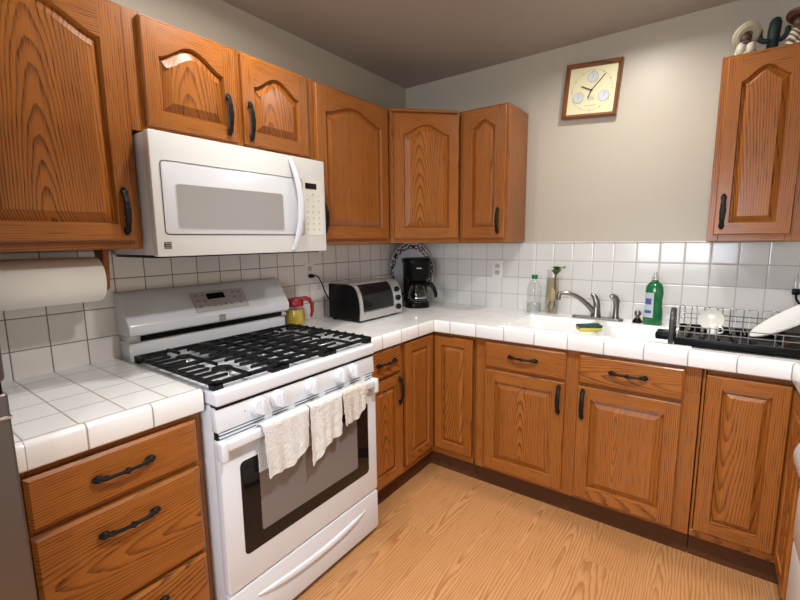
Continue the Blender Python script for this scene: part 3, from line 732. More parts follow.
# ------------------------------------------------------------------ dish rack
t = T('dish_rack', 'black and grey wire dish rack straddling the right end of the sink', 'dish rack', (2.0, -.4, .9225))
X0, X1, Y0, Y1 = 1.768, 2.30, -.575, -.205
bm = BM(); zt = .9225
box(bm, X0, Y0, zt, X1, Y1, zt + .006, .002); box(bm, X0, Y0, zt, X1, Y0 + .008, zt + .030, .002); box(bm, X0, Y1 - .008, zt, X1, Y1, zt + .030, .002); box(bm, X1 - .008, Y0, zt, X1, Y1, zt + .030, .002)
for i in range(5): box(bm, X0 + .03 + i * .055, Y0 + .03, zt + .004, X0 + .045 + i * .055, Y1 - .03, zt + .034, .003)
t.part('tray', bm, 'black')
bm = BM(); box(bm, 1.695, -.53, zt + .004, 1.77, -.44, zt + .036, .008); t.part('drain_spout', bm, 'black')
bm = BM(); pr = [(Y0 - .004, 0)] + [(Y0 - .004 + (.155) * (.5 - .5 * math.cos(PI * i / 12)), .045 + .1 * math.sin(PI * i / 12) ** .7) for i in range(13)] + [(Y0 + .151, 0)]
prism(bm, pr, lambda p, q, a: (a, p, zt + q), X0 - .022, X0 - .002, .005); t.part('end_panel', bm, plain('grey_black_plastic', (.018, .018, .019), .4), label='arched dark grey end panel')
bm = BM(); wr = .0022
for z in (.028, .055, .078): tube(bm, [(X0, Y0 + .01, zt + z), (X1, Y0 + .01, zt + z)], wr, 6)
for x in (1.803, 1.836, 1.885, 1.907, 1.984, 2.008, 2.085, 2.108, 2.18, 2.2, 2.27): tube(bm, [(x, Y0 + .01, zt + .02), (x, Y0 + .01, zt + .08)], wr, 6)
for z in (.03, .06, .082): tube(bm, [(X0, Y1 - .01, zt + z), (X1, Y1 - .01, zt + z)], wr, 6)
tube(bm, [(X1 - .006, Y0 + .01, zt + .078), (X1 - .006, Y1 - .01, zt + .082)], wr, 6); t.part('basket_wires', bm, 'wire')
for i in range(10):
    x = 1.775 + i * .0485; bm = BM(); w = .0105
    tube(bm, [(x - w, Y1 - .015, zt + .03), (x - w, Y1 - .006, zt + .105)] + [(x - w * math.cos(PI * k / 6), Y1 - .006, zt + .108 + w * math.sin(PI * k / 6)) for k in range(1, 6)] + [(x + w, Y1 - .006, zt + .105), (x + w, Y1 - .015, zt + .03)], wr, 6)
    tube(bm, [(x - w, Y1 - .015, zt + .032), (x - w, -.40, zt + .036)], wr, 5)
    t.part('plate_loop', bm, 'wire')
def dish(bm, prof, mat, n=36, sx=1., sy=1.): lathe(bm, prof, n=n, mat=mat, sx=sx, sy=sy, cap=False)
def frame_mat(c, n, roll=0.):
    return Matrix.Translation(c) @ Vector(n).to_track_quat('Z', 'Y').to_matrix().to_4x4() @ Matrix.Rotation(roll, 4, 'Z')
cb = (1.889, -.385, 1.008)
t = T('saucer', 'small round cream saucer standing upright in the dish rack', 'dish', (cb[0], cb[1], .96))
bm = BM(); dish(bm, [(0, .006), (.025, .007), (.041, .013), (.0455, .015), (.0445, .0115), (.026, .002), (.019, 0), (0, .001)], frame_mat(cb, (-.05, -1, .25))); t.part('plate', bm, 'china_cream')
t = T('white_mug', 'small white mug upside down below the saucer in the dish rack', 'mug', (1.897, -.44, .957))
bm = BM(); lathe(bm, [(.020, 0), (.020, .036), (.017, .042), (0, .042)], (1.897, -.445, .957), 20); t.part('cup', bm, 'china')
bm = BM(); tube(bm, [(1.915, -.452, .965), (1.928, -.457, .968), (1.932, -.459, .980), (1.926, -.457, .990), (1.914, -.452, .992)], .003, 6); t.part('handle', bm, 'china')
t = T('serving_platter', 'large white oval platter leaning in the right end of the dish rack', 'platter', (2.13, -.40, .95))
bm = BM(); cm = Matrix.Translation((2.165, -.395, 1.040)) @ Matrix.Rotation(math.radians(-36), 4, 'Y') @ Matrix.Rotation(math.radians(7), 4, 'X')
dish(bm, [(0, .004), (.60, .005), (.78, .012), (1.0, .020), (.985, .014), (.78, .004), (.6, -.002), (0, -.002)], cm @ Matrix.Diagonal((.165, .105, 1, 1)), 48); t.part('plate', bm, 'china')
t = T('pot_lid', 'smoky clear glass lid lying under the white platter', 'lid', (2.19, -.42, .96))
bm = BM(); cm = Matrix.Translation((2.19, -.46, .992)) @ Matrix.Rotation(math.radians(-24), 4, 'Y') @ Matrix.Rotation(math.radians(22), 4, 'X')
lathe(bm, [(0, .020), (.05, .017), (.085, .008), (.10, 0), (.101, -.004)], n=36, mat=cm, cap=False); t.part('glass', bm, 'smoke')
bm = BM(); lathe(bm, [(.099, -.004), (.103, -.004), (.103, .002), (.099, .002), (.099, -.004)], n=36, mat=cm, cap=False); t.part('rim', bm, 'chrome')
t = T('wall_outlet', 'white wall outlet with a black plug above the dish rack at the right edge', 'outlet', (2.205, -.008, 1.12), group='white wall outlets')
bm = BM(); box(bm, 2.187, -.014, 1.062, 2.257, -.0085, 1.178, .002); t.part('cover_plate', bm, 'tile_back')
bm = BM(); box(bm, 2.18, -.034, 1.098, 2.208, -.0135, 1.126, .005); tube(bm, [(2.194, -.03, 1.10), (2.196, -.036, 1.08), (2.215, -.036, 1.05), (2.26, -.03, 1.03)], .0045, 8); t.part('plug', bm, 'black')

# ------------------------------------------------------------------ dishwasher on the right
t = T('dishwasher', 'white dishwasher under the right counter at the edge of the view', 'dishwasher', (2.45, -1.2, 0))
bm = BM(); box(bm, 2.185, -1.49, .09, 2.75, -.895, .845); t.part('body', bm, 'white_soft')
bm = BM(); box(bm, 2.148, -1.488, .40, 2.185, -.897, .58, .006); box(bm, 2.148, -1.488, .58, 2.185, -.897, .60, .004); t.part('door', bm, 'white_soft')
bm = BM(); prism(bm, [(2.185, .602), (2.150, .602)] + [(2.150 - .026 * math.sin(PI * i / 10), .612 + .135 * i / 10) for i in range(11)] + [(2.150, .84), (2.185, .84)], lambda p, q, a: (p, a, q), -1.488, -.897, .003); t.part('control_panel', bm, 'white', label='bulging white control panel with grip')
bm = BM(); box(bm, 2.150, -1.488, .115, 2.185, -.897, .395, .005); t.part('lower_panel', bm, 'white_soft')
bm = BM(); box(bm, 2.22, -1.488, 0, 2.70, -.897, .088); t.part('toe_kick', bm, 'black')

# ------------------------------------------------------------------ fridge
t = T('refrigerator', 'brushed stainless refrigerator at the left edge beside the drawer cabinet', 'fridge', (.4, -2.82, 0))
bm = BM(); box(bm, .02, -3.19, .02, .685, -2.462, 1.72, .004); t.part('body', bm, 'dark_steel')
bm = BM(); box(bm, .69, -3.188, 1.095, .750, -2.455, 1.72, .010, 3); t.part('upper_door', bm, 'stainless')
bm = BM(); box(bm, .69, -3.188, .06, .748, -2.455, 1.072, .006, 3); lo_ = t.part('lower_door', bm, 'stainless')
bm = BM(); box(bm, .688, -3.18, 1.066, .742, -2.462, 1.0965); t.part('handle_recess', bm, 'black', label='black gap between the doors')
bm = BM(); box(bm, .73, -3.188, 1.020, .7525, -2.4535, 1.0255, .001); t.part('trim_strip', bm, 'chrome', lo_)

# ------------------------------------------------------------------ gas range
YL, YR2 = -1.990, -1.236
t = T('gas_stove', 'white gas stove with black grates and three towels on its oven handle', 'stove', (.35, -1.605, 0))
bm = BM(); box(bm, .02, YL + .002, .028, .655, YR2 - .002, .864, .004); t.part('body', bm, 'white')
bm = BM(); box(bm, .05, YL + .02, 0, .60, YR2 - .02, .03); t.part('base', bm, 'black')
bm = BM(); box(bm, .02, YL, .8675, .692, YR2, .914, .009, 4); t.part('cooktop', bm, 'white')
bm = BM(); prism(bm, [(.655, .784), (.686, .784), (.680, .862), (.655, .862)], lambda p, q, a: (p, a, q), YL, YR2, .003); cp = t.part('control_panel', bm, 'white')
bm = BM(); box(bm, .652, YL + .003, .858, .683, YR2 - .003, .869); t.part('seam', bm, 'black_matte')
for y in (-1.838, -1.758, -1.606, -1.452, -1.376):
    bm = BM(); m_ = Matrix.Translation((.682, y, .824)) @ Matrix.Rotation(math.radians(85), 4, 'Y')
    lathe(bm, [(.033, 0), (.033, .006), (.0295, .009), (.027, .019), (.024, .0215), (0, .0215)], n=28, mat=m_)
    box(bm, -.027, -.0065, .018, .027, .0065, .030, .003, 2, mat=m_)
    kb = t.part('knob', bm, 'white', cp)
bm = BM(); ball(bm, (.6832, -1.890, .824), .0028, n=8); t.part('indicator_dot', bm, 'ink_grey', cp)
# vent strip above the oven door
bm = BM(); box(bm, .655, YL + .006, .742, .674, YR2 - .006, .7845); t.part('vent_slots', bm, 'black_matte')
bm = BM()
for z in (.7765, .7645): box(bm, .66, YL + .01, z - .0028, .682, YR2 - .01, z + .0028)
for y in (-1.80, -1.70, -1.55, -1.41, -1.31): box(bm, .66, y - .014, .742, .6835, y + .014, .7838)
t.part('vent_grille', bm, 'white')
# oven door
def rr_yz(x0, x1, y0, y1, z0, z1, r, bev=0.):
    bm = BM(); prism(bm, rrect(y0, z0, y1, z1, r, 5), lambda p, q, a: (a, p, q), x0, x1, bev); return bm
bm = rr_yz(.657, .690, YL, YR2, .226, .756, .010, .004); od = t.part('oven_door', bm, 'white')
bm = rr_yz(.686, .6912, -1.925, -1.292, .330, .662, .018, .0006); t.part('window_border', bm, 'black_glass', od)
bm = rr_yz(.688, .6918, -1.855, -1.366, .384, .618, .008); t.part('window', bm, 'window_grey', od)
bm = BM(); box(bm, .704, YL - .006, .728, .722, YR2 - .018, .764, .008, 3)
for a, b in ((YL - .010, YL + .014), (YR2 - .038, YR2 - .014)): box(bm, .688, a, .700, .7245, b, .7645, .007, 3)
t.part('handle', bm, 'white', od)
bm = rr_yz(.657, .692, YL, YR2, .032, .217, .010, .006); dw = t.part('drawer', bm, 'white')
bm = BM(); pp = []; ra = []
for i in range(17):
    q = -1 + i / 8; pp.append((.692, -1.606 + q * .282, .158 - .026 * (1 - q * q))); ra.append(.004 + .011 * (1 - q ** 4))
tube(bm, pp, ra, 10, flat=((1, 0, 0), .8)); t.part('handle', bm, 'white', dw, 'long crescent grip')
# backguard
bm = BM(); prism(bm, [(.010, .905), (.095, .905), (.091, .987), (.010, .987)], lambda p, q, a: (p, a, q), YL + .006, YR2 - .006, .003); t.part('backguard_base', bm, 'white')
bm = BM(); box(bm, .012, YL + .012, .986, .098, YR2 - .012, 1.013); t.part('exhaust_slot', bm, 'black')
bm = BM()
for a, b in ((YL + .006, -1.945), (-1.272, YR2 - .006)): box(bm, .010, a, .987, .104, b, 1.0115, .002)
t.part('slot_end', bm, 'bezel')
bm = BM(); prism(bm, [(.010, 1.011), (.116, 1.011), (.125, 1.018), (.126, 1.052), (.046, 1.168), (.034, 1.177), (.010, 1.177)], lambda p, q, a: (p, a, q), YL, YR2, .005, 3); bg = t.part('backguard', bm, 'white')
nS = Vector((.116, 0, .080)).normalized(); tS = Vector((-.080, 0, .116)).normalized(); oS = Vector((.126, 0, 1.052))
def slope(y, s, d): return oS + tS * s + nS * d + Vector((0, y, 0))
def sbox(bm, y0, y1, s0, s1, d0, d1):
    prism(bm, [(y0, s0), (y1, s0), (y1, s1), (y0, s1)], lambda p, q, a: slope(p, q, a), d0, d1)
bm = BM(); sbox(bm, -1.720, -1.466, .018, .116, -.001, .0008); t.part('keypad_border', bm, 'ink_grey', bg)
bm = BM(); sbox(bm, -1.717, -1.469, .0205, .1135, -.001, .0012); pad = t.part('keypad', bm, plain('keypad_grey', (.50, .48, .49), .4), bg)
bm = BM(); sbox(bm, -1.650, -1.566, .076, .105, .0008, .0022); t.part('display', bm, 'black_glass', bg)
bm = BM()
for y, s in [(-1.695, .100), (-1.665, .100), (-1.695, .075), (-1.665, .073), (-1.695, .045), (-1.625, .042), (-1.60, .042), (-1.575, .044), (-1.55, .044), (-1.52, .100), (-1.49, .100), (-1.52, .075), (-1.49, .073), (-1.50, .044)]:
    sbox(bm, y - .0075, y + .0075, s - .005, s + .003, .001, .0018)
t.part('key_marks', bm, 'ink_red', bg)
bm = BM(); box(bm, .1255, -1.626, 1.020, .1278, -1.596, 1.048); lg = t.part('badge', bm, 'ink_grey', bg, 'small grey square badge')
bm = BM()
for z in (1.026, 1.034, 1.042): box(bm, .1275, -1.623, z - .0015, .1282, -1.599, z + .0015)
t.part('badge_stripes', bm, 'bezel', lg)
# burners
for bx, by, br in ((.245, -1.855, .038), (.510, -1.855, .046), (.245, -1.365, .038), (.510, -1.365, .046), (.375, -1.610, .040)):
    bm = BM(); lathe(bm, [(br * 1.9, 0), (br * 1.85, .002), (br * 1.2, .004), (br * 1.1, .010), (br, .012), (0, .012)], (bx, by, .9135), 28); bn = t.part('burner', bm, 'alu')
    bm = BM(); lathe(bm, [(br * .72, .0115), (br * .78, .015), (br * .72, .0185), (0, .0195)], (bx, by, .9135), 28); t.part('burner_cap', bm, 'black_matte', bn)
# grates
def grate(y0, y1, kind):
    bm = BM(); z0, z1 = .927, .941; w = .0055; xa, xb = .122, .668
    def bx(x0, yy0, x1, yy1, za=z0, zb=z1): box(bm, min(x0, x1), min(yy0, yy1), za, max(x0, x1), max(yy0, yy1), zb, .0025, 2)
    bx(xa, y0, xb, y0 + .013); bx(xa, y1 - .013, xb, y1); bx(xa, y0, xa + .013, y1); bx(xb - .013, y0, xb, y1)
    for x in (xa, xb - .03):
        for y in (y0, y1 - .035): bx(x, y, x + .03, y + .035, .9125, .937)
    ym = (y0 + y1) / 2
    if kind == 'side':
        bx(.375, y0, .388, y1)
        for cx in (.245, .510):
            for k in range(-2, 3):
                x = cx + k * .052
                if abs(x - .381) < .012 or x < xa + .02 or x > xb - .02: continue
                reach = .028 if k == 0 else (.036 if abs(k) == 1 else .075)
                for s, ye in ((-1, y0), (1, y1)):
                    if abs(k) == 1:
                        tube(bm, [(x, ye + s * .003, .939), (x, ym + s * .060, .939), (x - k * .008, ym + s * .040, .939)], .0062, 6)
                    elif k == 0: tube(bm, [(x, ye + s * .003, .939), (x, ym + s * .05, .939)], .0060, 6)
                    else: tube(bm, [(x, ye + s * .003, .939), (x, ym + s * .045, .939)], .0060, 6)
            for s in (-1, 1):
                xe = (xa if cx < .38 and s < 0 else xb if cx > .38 and s > 0 else .381)
                tube(bm, [(xe, ym, .937), (cx + s * .036, ym, .937)], .0070, 6)
    else:
        for i in range(1, 8): bx(xa + i * .0683 - w, y0, xa + i * .0683 + w, y1)
        for q in (.33, .67): y = y0 + (y1 - y0) * q; bx(xa, y - w, xb, y + w)
    return bm
t.part('grate', grate(-1.982, -1.728, 'side'), 'black_matte', label='left cast iron grate')
t.part('grate', grate(-1.724, -1.488, 'mid'), 'black_matte', label='middle cast iron grate')
t.part('grate', grate(-1.484, -1.229, 'side'), 'black_matte', label='right cast iron grate')

# towels over the oven handle
def towel(y0, y1, zl, zr, zback, seed, mat, label, skew=0.):
    bm = BM(); nu, nv = 26, 44; rows = []
    # centre line of the cloth: back hem, up, over the bar, down the front
    for j in range(nv + 1):
        row = []
        for i in range(nu + 1):
            u = i / nu; y = y0 + (y1 - y0) * u
            zf = zl + (zr - zl) * u + .010 * math.sin(u * 7 + seed)
            s = j / nv
            if s < .30: x, z = .6985, zback + (.764 - zback) * s / .30
            elif s < .40: a = PI * (s - .30) / .10; x, z = .7145 - .016 * math.cos(a), .763 + .0085 * math.sin(a)
            else:
                q = (s - .40) / .60; x, z = .7305, .764 + (zf - .764) * q
                x += (.005 * math.sin(u * 9 + seed) + .004 * math.sin(u * 21 + seed * 2)) * q + .004 * q
                y += (-.012 * (u - .5) + skew) * q
            n = noise.noise(Vector((y * 60, z * 60, seed * 3.1 + x * 40))) * .0022 + noise.noise(Vector((y * 190, z * 190, seed))) * .0026
            row.append(bm.verts.new((x + (n if s > .36 else 0) * (1 if s > .36 else -1), y + noise.noise(Vector((z * 50, seed, u))) * .003, z + (n if .3 < s < .42 else 0))))
        rows.append(row)
    for a, b_ in zip(rows, rows[1:]):
        for i in range(nu): bm.faces.new((a[i], a[i + 1], b_[i + 1], b_[i]))
    bmesh.ops.recalc_face_normals(bm, faces=bm.faces)
    bmesh.ops.solidify(bm, geom=bm.faces[:], thickness=-.0045)
    o = link('face_cloth', bm, mat, angle=80); o['label'] = label; o['category'] = 'towel'; o['group'] = 'white cloths on the oven handle'
towel(-1.858, -1.666, .578, .618, .60, 1.3, 'terry', 'widest white terry cloth, at the left end of the oven handle')
towel(-1.658, -1.494, .550, .622, .60, 4.2, 'terry', 'white terry cloth hanging lowest in the middle of the oven handle', -.004)
towel(-1.487, -1.340, .622, .672, .66, 7.7, 'terry_beige', 'short beige terry cloth at the right end of the oven handle')

# ------------------------------------------------------------------ microwave
t = T('microwave', 'white over-the-range microwave mounted under the short cabinet', 'microwave', (.2, -1.605, 1.322))
MY0, MY1, MZ0, MZ1 = -1.981, -1.216, 1.320, 1.727
bm = BM(); box(bm, .012, MY0 + .003, MZ0 + .004, .358, MY1 - .003, MZ1 - .002, .003); t.part('body', bm, 'white')
bm = BM(); box(bm, .02, MY0 + .012, MZ0 - .006, .352, MY1 - .012, MZ0 + .006, .002); t.part('underside', bm, 'black_matte')
bm = rr_yz(.360, .390, MY0, MY1, MZ0, MZ1, .006, .005); ft = t.part('front', bm, 'white_soft')
bm = rr_yz(.384, .3915, -1.950, -1.352, 1.395, 1.633, .012, .001); dp = t.part('door', bm, 'white')
bm = BM(); o_ = rrect(-1.953, 1.392, -1.349, 1.636, .014, 5); i_ = rrect(-1.9505, 1.3945, -1.3515, 1.6335, .012, 5)
va = [bm.verts.new((.3922, *p)) for p in o_]; vb = [bm.verts.new((.3922, *p)) for p in i_]
for i in range(len(va)): j = (i + 1) % len(va); bm.faces.new((va[i], va[j], vb[j], vb[i]))
bmesh.ops.solidify(bm, geom=bm.faces[:], thickness=.0015); t.part('door_seam', bm, 'groove', dp)
bm = rr_yz(.388, .3922, -1.909, -1.456, 1.411, 1.567, .013, .0008); wn = t.part('window_frame', bm, 'groove', dp)
bm = rr_yz(.388, .3926, -1.905, -1.460, 1.415, 1.563, .010); t.part('window', bm, 'mw_window', dp)
bm = BM(); pp = [(.392 + .032 * math.sin(PI * i / 16) ** .75, -1.412 + .024 * math.sin(PI * i / 16), 1.712 - .384 * i / 16) for i in range(17)]
tube(bm, pp, [.012 + .004 * math.sin(PI * i / 16) for i in range(17)], 12, flat=((1, 0, 0), .7)); t.part('handle', bm, 'white', dp, 'bowed white vertical handle')
bm = rr_yz(.386, .3912, -1.340, -1.230, 1.393, 1.634, .004); pn = t.part('control_panel', bm, 'cream')
bm = rr_yz(.390, .3922, -1.334, -1.268, 1.597, 1.622, .002); t.part('display', bm, 'black_glass', pn)
bm = BM()
for r_ in range(7):
    for c_ in range(3):
        y = -1.325 + c_ * .034; z = 1.575 - r_ * .0258; w = .0075 if r_ else .009
        if (r_ + c_) % 2 or r_ > 2: box(bm, .3905, y - w * .6, z - .0025, .3917, y + w * .6, z + .0025)
        box(bm, .3905, y - w, z - .0075, .3916, y + w, z - .0062)
t.part('key_marks', bm, plain('key_grey', (.45, .44, .38), .5), pn)
bm = BM(); box(bm, .3895, -1.959, 1.345, .3908, -1.935, 1.369); lg = t.part('badge', bm, 'ink', ft, 'small dark square badge with pale stripes')
bm = BM()
for z in (1.349, 1.357, 1.365): box(bm, .3905, -1.9575 + (.004 if z == 1.357 else 0), z - .0018, .3913, -1.9365, z + .0012)
t.part('badge_stripes', bm, 'bezel', lg)

# ------------------------------------------------------------------ paper towel
t = T('paper_towel_holder', 'wooden paper towel holder under the large left wall cabinet', 'paper towel holder', (.17, -2.22, ZB))
for y in (-2.068, -2.392):
    bm = BM(); prism(bm, [(.13, 1.346), (.21, 1.346), (.205, 1.30), (.192, 1.215), (.178, 1.205), (.162, 1.205), (.148, 1.215), (.135, 1.30)], lambda p, q, a: (p, a, q), y - .009, y + .009, .002); woodgrain(bm); t.part('bracket', bm, 'oak')
bm = BM(); lathe(bm, [(.011, -2.384), (.011, -2.076)], (.17, 0, 1.246), 16, mat=Matrix.Translation((.17, 0, 1.246)) @ Matrix.Rotation(-PI / 2, 4, 'X')); t.part('rod', bm, 'oak')
bm = BM(); lathe(bm, [(.020, -2.366), (.073, -2.366), (.0755, -2.360), (.0755, -2.092), (.073, -2.086), (.020, -2.086), (.020, -2.366)], n=48, mat=Matrix.Translation((.17, 0, 1.246)) @ Matrix.Rotation(-PI / 2, 4, 'X'), cap=False)
o = link('paper_towel_roll', bm, 'paper'); o['label'] = 'white quilted paper towel roll hanging under the large left cabinet'; o['category'] = 'paper towel'

# ------------------------------------------------------------------ outlets
def outlet(label, f, u, z):
    t = T('wall_outlet', label, 'outlet', f(u, z, 0), group='white wall outlets')
    bm = BM(); box(bm, u - .035, z - .058, 0, u + .035, z + .058, .0055, .002, 2); bm.transform(f.mat()); cv = t.part('cover_plate', bm, plain('outlet_white', (.84, .83, .80), .35))
    for s in (-.021, .021):
        bm = BM(); prism(bm, rrect(u - .016, z + s - .014, u + .016, z + s + .014, .009), lambda p, q, a: (p, q, a), .004, .0072); bm.transform(f.mat()); rc = t.part('receptacle', bm, plain('receptacle_ivory', (.52, .51, .46), .4), cv)
    bm = BM()
    for s in (-.021, .021):
        for k in (-.006, .006): box(bm, u + k - .001, z + s - .004, .0068, u + k + .001, z + s + .005, .0075)
    bm.transform(f.mat()); t.part('slots', bm, 'ink_grey', cv)
    return t
outlet('white outlet with the toaster oven plug in it, on the left wall', F((.008, 0, 0), (0, 1, 0), (1, 0, 0)), -.990, 1.188)
outlet('white outlet on the back wall left of the water bottle', F((0, -.008, 0), (1, 0, 0), (0, -1, 0)), .736, 1.168)

# ------------------------------------------------------------------ syrup jar
c = (.076, -1.158, .9155)
t = T('honey_jar', 'honey dispenser with red lid and handle behind the stove', 'jar', c)
bm = BM(); lathe(bm, [(0, 0), (.045, 0), (.051, .006), (.052, .05), (.047, .088), (.040, .108)], c, 28, cap=False); t.part('glass_body', bm, 'clear')
bm = BM(); lathe(bm, [(0, .003), (.046, .004), (.0495, .05), (.0455, .086), (0, .086)], c, 28); t.part('honey', bm, 'honey')
bm = BM(); lathe(bm, [(.044, .104), (.045, .108), (.045, .128), (.038, .144), (.018, .151), (0, .152)], c, 28); lid = t.part('lid', bm, 'red')
bm = BM(); tube(bm, [(c[0] + .01, c[1] + .02, c[2] + .137), (c[0] + .02, c[1] + .055, c[2] + .142), (c[0] + .022, c[1] + .082, c[2] + .132), (c[0] + .024, c[1] + .098, c[2] + .105), (c[0] + .024, c[1] + .098, c[2] + .065), (c[0] + .022, c[1] + .090, c[2] + .035)], [.015, .013, .012, .011, .009, .008], 10); t.part('handle', bm, 'red', lid)

# ------------------------------------------------------------------ toaster oven
TY0, TY1, TX0, TX1, TZ0 = -.935, -.555, .105, .345, .9155
t = T('toaster_oven', 'black and silver toaster oven under the left wall cabinets', 'toaster oven', ((TX0 + TX1) / 2, (TY0 + TY1) / 2, TZ0))
def tprof(o=0.):
    pts = [(TX0, .012), (TX1 - .005 + o, .012)]
    for i in range(13):
        q = i / 12; a = q * PI / 2
        pts.append((TX1 - .078 + (.073 + o) * math.cos(a) ** .8 + .005 * (1 - q), .060 + (.148 + o) * math.sin(a) ** .9))
    return pts + [(TX0, .208 + o)]
bm = BM(); prism(bm, tprof(), lambda p, q, a: (p, a, TZ0 + q), TY0, TY1, .003); t.part('body', bm, 'black')
front = tprof(.0035)[1:15]
def strip(y0, y1, i0, i1, th, o):
    """curved band of the front between y0..y1, profile steps i0..i1"""
    bm = BM(); pr = tprof(o)[1:15][i0:i1 + 1]; rows = [[bm.verts.new((p, y, TZ0 + q)) for p, q in pr] for y in (y0, y1)]
    for k in range(len(pr) - 1): bm.faces.new((rows[0][k], rows[1][k], rows[1][k + 1], rows[0][k + 1]))
    bmesh.ops.recalc_face_normals(bm, faces=bm.faces)
    s = sum((f.normal.x + f.normal.z) for f in bm.faces)
    if s < 0: bmesh.ops.reverse_faces(bm, faces=bm.faces[:])
    bmesh.ops.solidify(bm, geom=bm.faces[:], thickness=th); return bm
bz = t.part('front_bezel', merge([strip(TY0 - .002, TY0 + .022, 0, 13, .006, .005), strip(TY1 - .080, TY1 + .002, 0, 13, .006, .005), strip(TY0 + .022, TY1 - .080, 0, 1, .006, .005), strip(TY0 + .022, TY1 - .080, 11, 13, .006, .005)]), 'bezel', label='curved silver front')
dr = t.part('glass_door', strip(TY0 + .024, TY1 - .082, 1, 11, .004, .002), 'black_glass')
bm = BM(); tube(bm, [(TX1 + .008, TY0 + .03, TZ0 + .052), (TX1 + .008, TY1 - .09, TZ0 + .052)], .006, 8); t.part('door_rail', bm, 'bezel', dr)
bm = BM(); box(bm, TX0 + .005, TY0 + .004, TZ0 + .2065, TX1 - .070, TY1 - .004, TZ0 + .2125, .002); t.part('top_cover', bm, 'oven_top', label='bronze tinted metal top')
pr = tprof(.0045)[1:15]
for z in (.052, .105, .155):
    # point of the curved front at this height
    for (p0, q0), (p1, q1) in zip(pr, pr[1:]):
        if q0 <= z <= q1:
            w = (z - q0) / (q1 - q0); px = p0 + (p1 - p0) * w; nn = Vector((q1 - q0, 0, -(p1 - p0))).normalized()
    bm = BM(); lathe(bm, [(.017, -.003), (.017, .008), (.013, .016), (0, .017)], n=20, mat=frame_mat((px, TY1 - .038, TZ0 + z), nn)); kb = t.part('knob', bm, 'black', bz)
for x in (TX0 + .02, TX1 - .03):
    for y in (TY0 + .025, TY1 - .025):
        bm = BM(); lathe(bm, [(.011, 0), (.013, .014)], (x, y, TZ0), 12); t.part('foot', bm, 'black')
bm = BM(); box(bm, .0158, -1.003, 1.157, .040, -.977, 1.178, .005); cd = t.part('power_plug', bm, 'black', label='black plug in the wall outlet')
bm = BM(); tube(bm, [(.034, -.990, 1.168), (.045, -.972, 1.168), (.050, -.955, 1.158), (.052, -.935, 1.12), (.055, -.915, 1.07), (.062, -.895, 1.03), (.085, -.875, 1.00), (.107, -.87, .99)], .0038, 8); t.part('power_cord', bm, 'black')

# ------------------------------------------------------------------ coffee maker (turned to face the room from the corner)
t = T('coffee_maker', 'black drip coffee maker in the counter corner in front of the speckled platter', 'coffee maker', (.272, -.276, .9155), -PI / 4)
def oval(hx, hy, k=2.6, n=32):
    return [(hx * abs(math.cos(a)) ** (2 / k) * (1 if math.cos(a) >= 0 else -1), hy * abs(math.sin(a)) ** (2 / k) * (1 if math.sin(a) >= 0 else -1)) for a in [2 * PI * i / n for i in range(n)]]
def loft(bm, levels):
    """levels: (outline, z)"""
    rings = [[bm.verts.new((x, y, z)) for x, y in o] for o, z in levels]; fs = []
    for a, b_ in zip(rings, rings[1:]):
        for i in range(len(a)): j = (i + 1) % len(a); fs.append(bm.faces.new((a[i], a[j], b_[j], b_[i])))
    fs += [bm.faces.new(rings[0][::-1]), bm.faces.new(rings[-1])]
    bmesh.ops.recalc_face_normals(bm, faces=fs)
def shift(o, dx): return [(x + dx, y) for x, y in o]
bm = BM(); loft(bm, [(oval(.088, .082), 0), (oval(.09, .084), .006), (oval(.086, .081), .030), (oval(.08, .076), .036)]); t.part('base', bm, 'black', local=True)
bm = BM(); loft(bm, [(shift(oval(.030, .080, 5), -.058), .034), (shift(oval(.030, .080, 5), -.058), .21)]); t.part('column', bm, 'black', local=True)
bm = BM(); loft(bm, [(shift(oval(.060, .064), .018), .185), (shift(oval(.074, .080), .010), .200), (oval(.088, .089), .212), (oval(.089, .091), .296), (oval(.093, .097), .302), (oval(.093, .098), .320), (oval(.088, .092), .329), (oval(.07, .074), .332)]); hd = t.part('reservoir', bm, 'black', local=True)
bm = BM(); box(bm, .0865, -.016, .262, .0895, .016, .270, .001); t.part('brand_mark', bm, 'bezel', hd, 'small silver mark', local=True)
bm = BM(); lathe(bm, [(.062, .036), (.062, .040), (0, .040)], (.018, 0, 0), 28); t.part('hot_plate', bm, 'dark_steel', local=True)
t = T('coffee_carafe', 'glass coffee carafe with black handle inside the black coffee maker', 'carafe', (.272 + .018 * S2, -.276 - .018 * S2, .9565), -PI / 4)
bm = BM(); lathe(bm, [(0, 0), (.050, 0), (.058, .006), (.063, .030), (.061, .060), (.050, .092), (.042, .108), (.043, .115)], (0, 0, 0), 32, cap=False); t.part('glass', bm, 'glass', local=True)
bm = BM(); lathe(bm, [(.0445, .108), (.0455, .118), (.040, .126), (0, .128)], (0, 0, 0), 28); t.part('lid', bm, 'black', local=True)
bm = BM(); lathe(bm, [(.0635, .024), (.0645, .024), (.0645, .030), (.0635, .030), (.0635, .024)], (0, 0, 0), 32, cap=False); t.part('band', bm, 'chrome', local=True)
bm = BM(); tube(bm, [(.018, .035, .112), (.035, .060, .120), (.048, .086, .116), (.056, .104, .088), (.060, .114, .052), (.060, .114, .028)], [.011, .013, .0145, .014, .013, .009], 10); t.part('handle', bm, 'black', local=True)

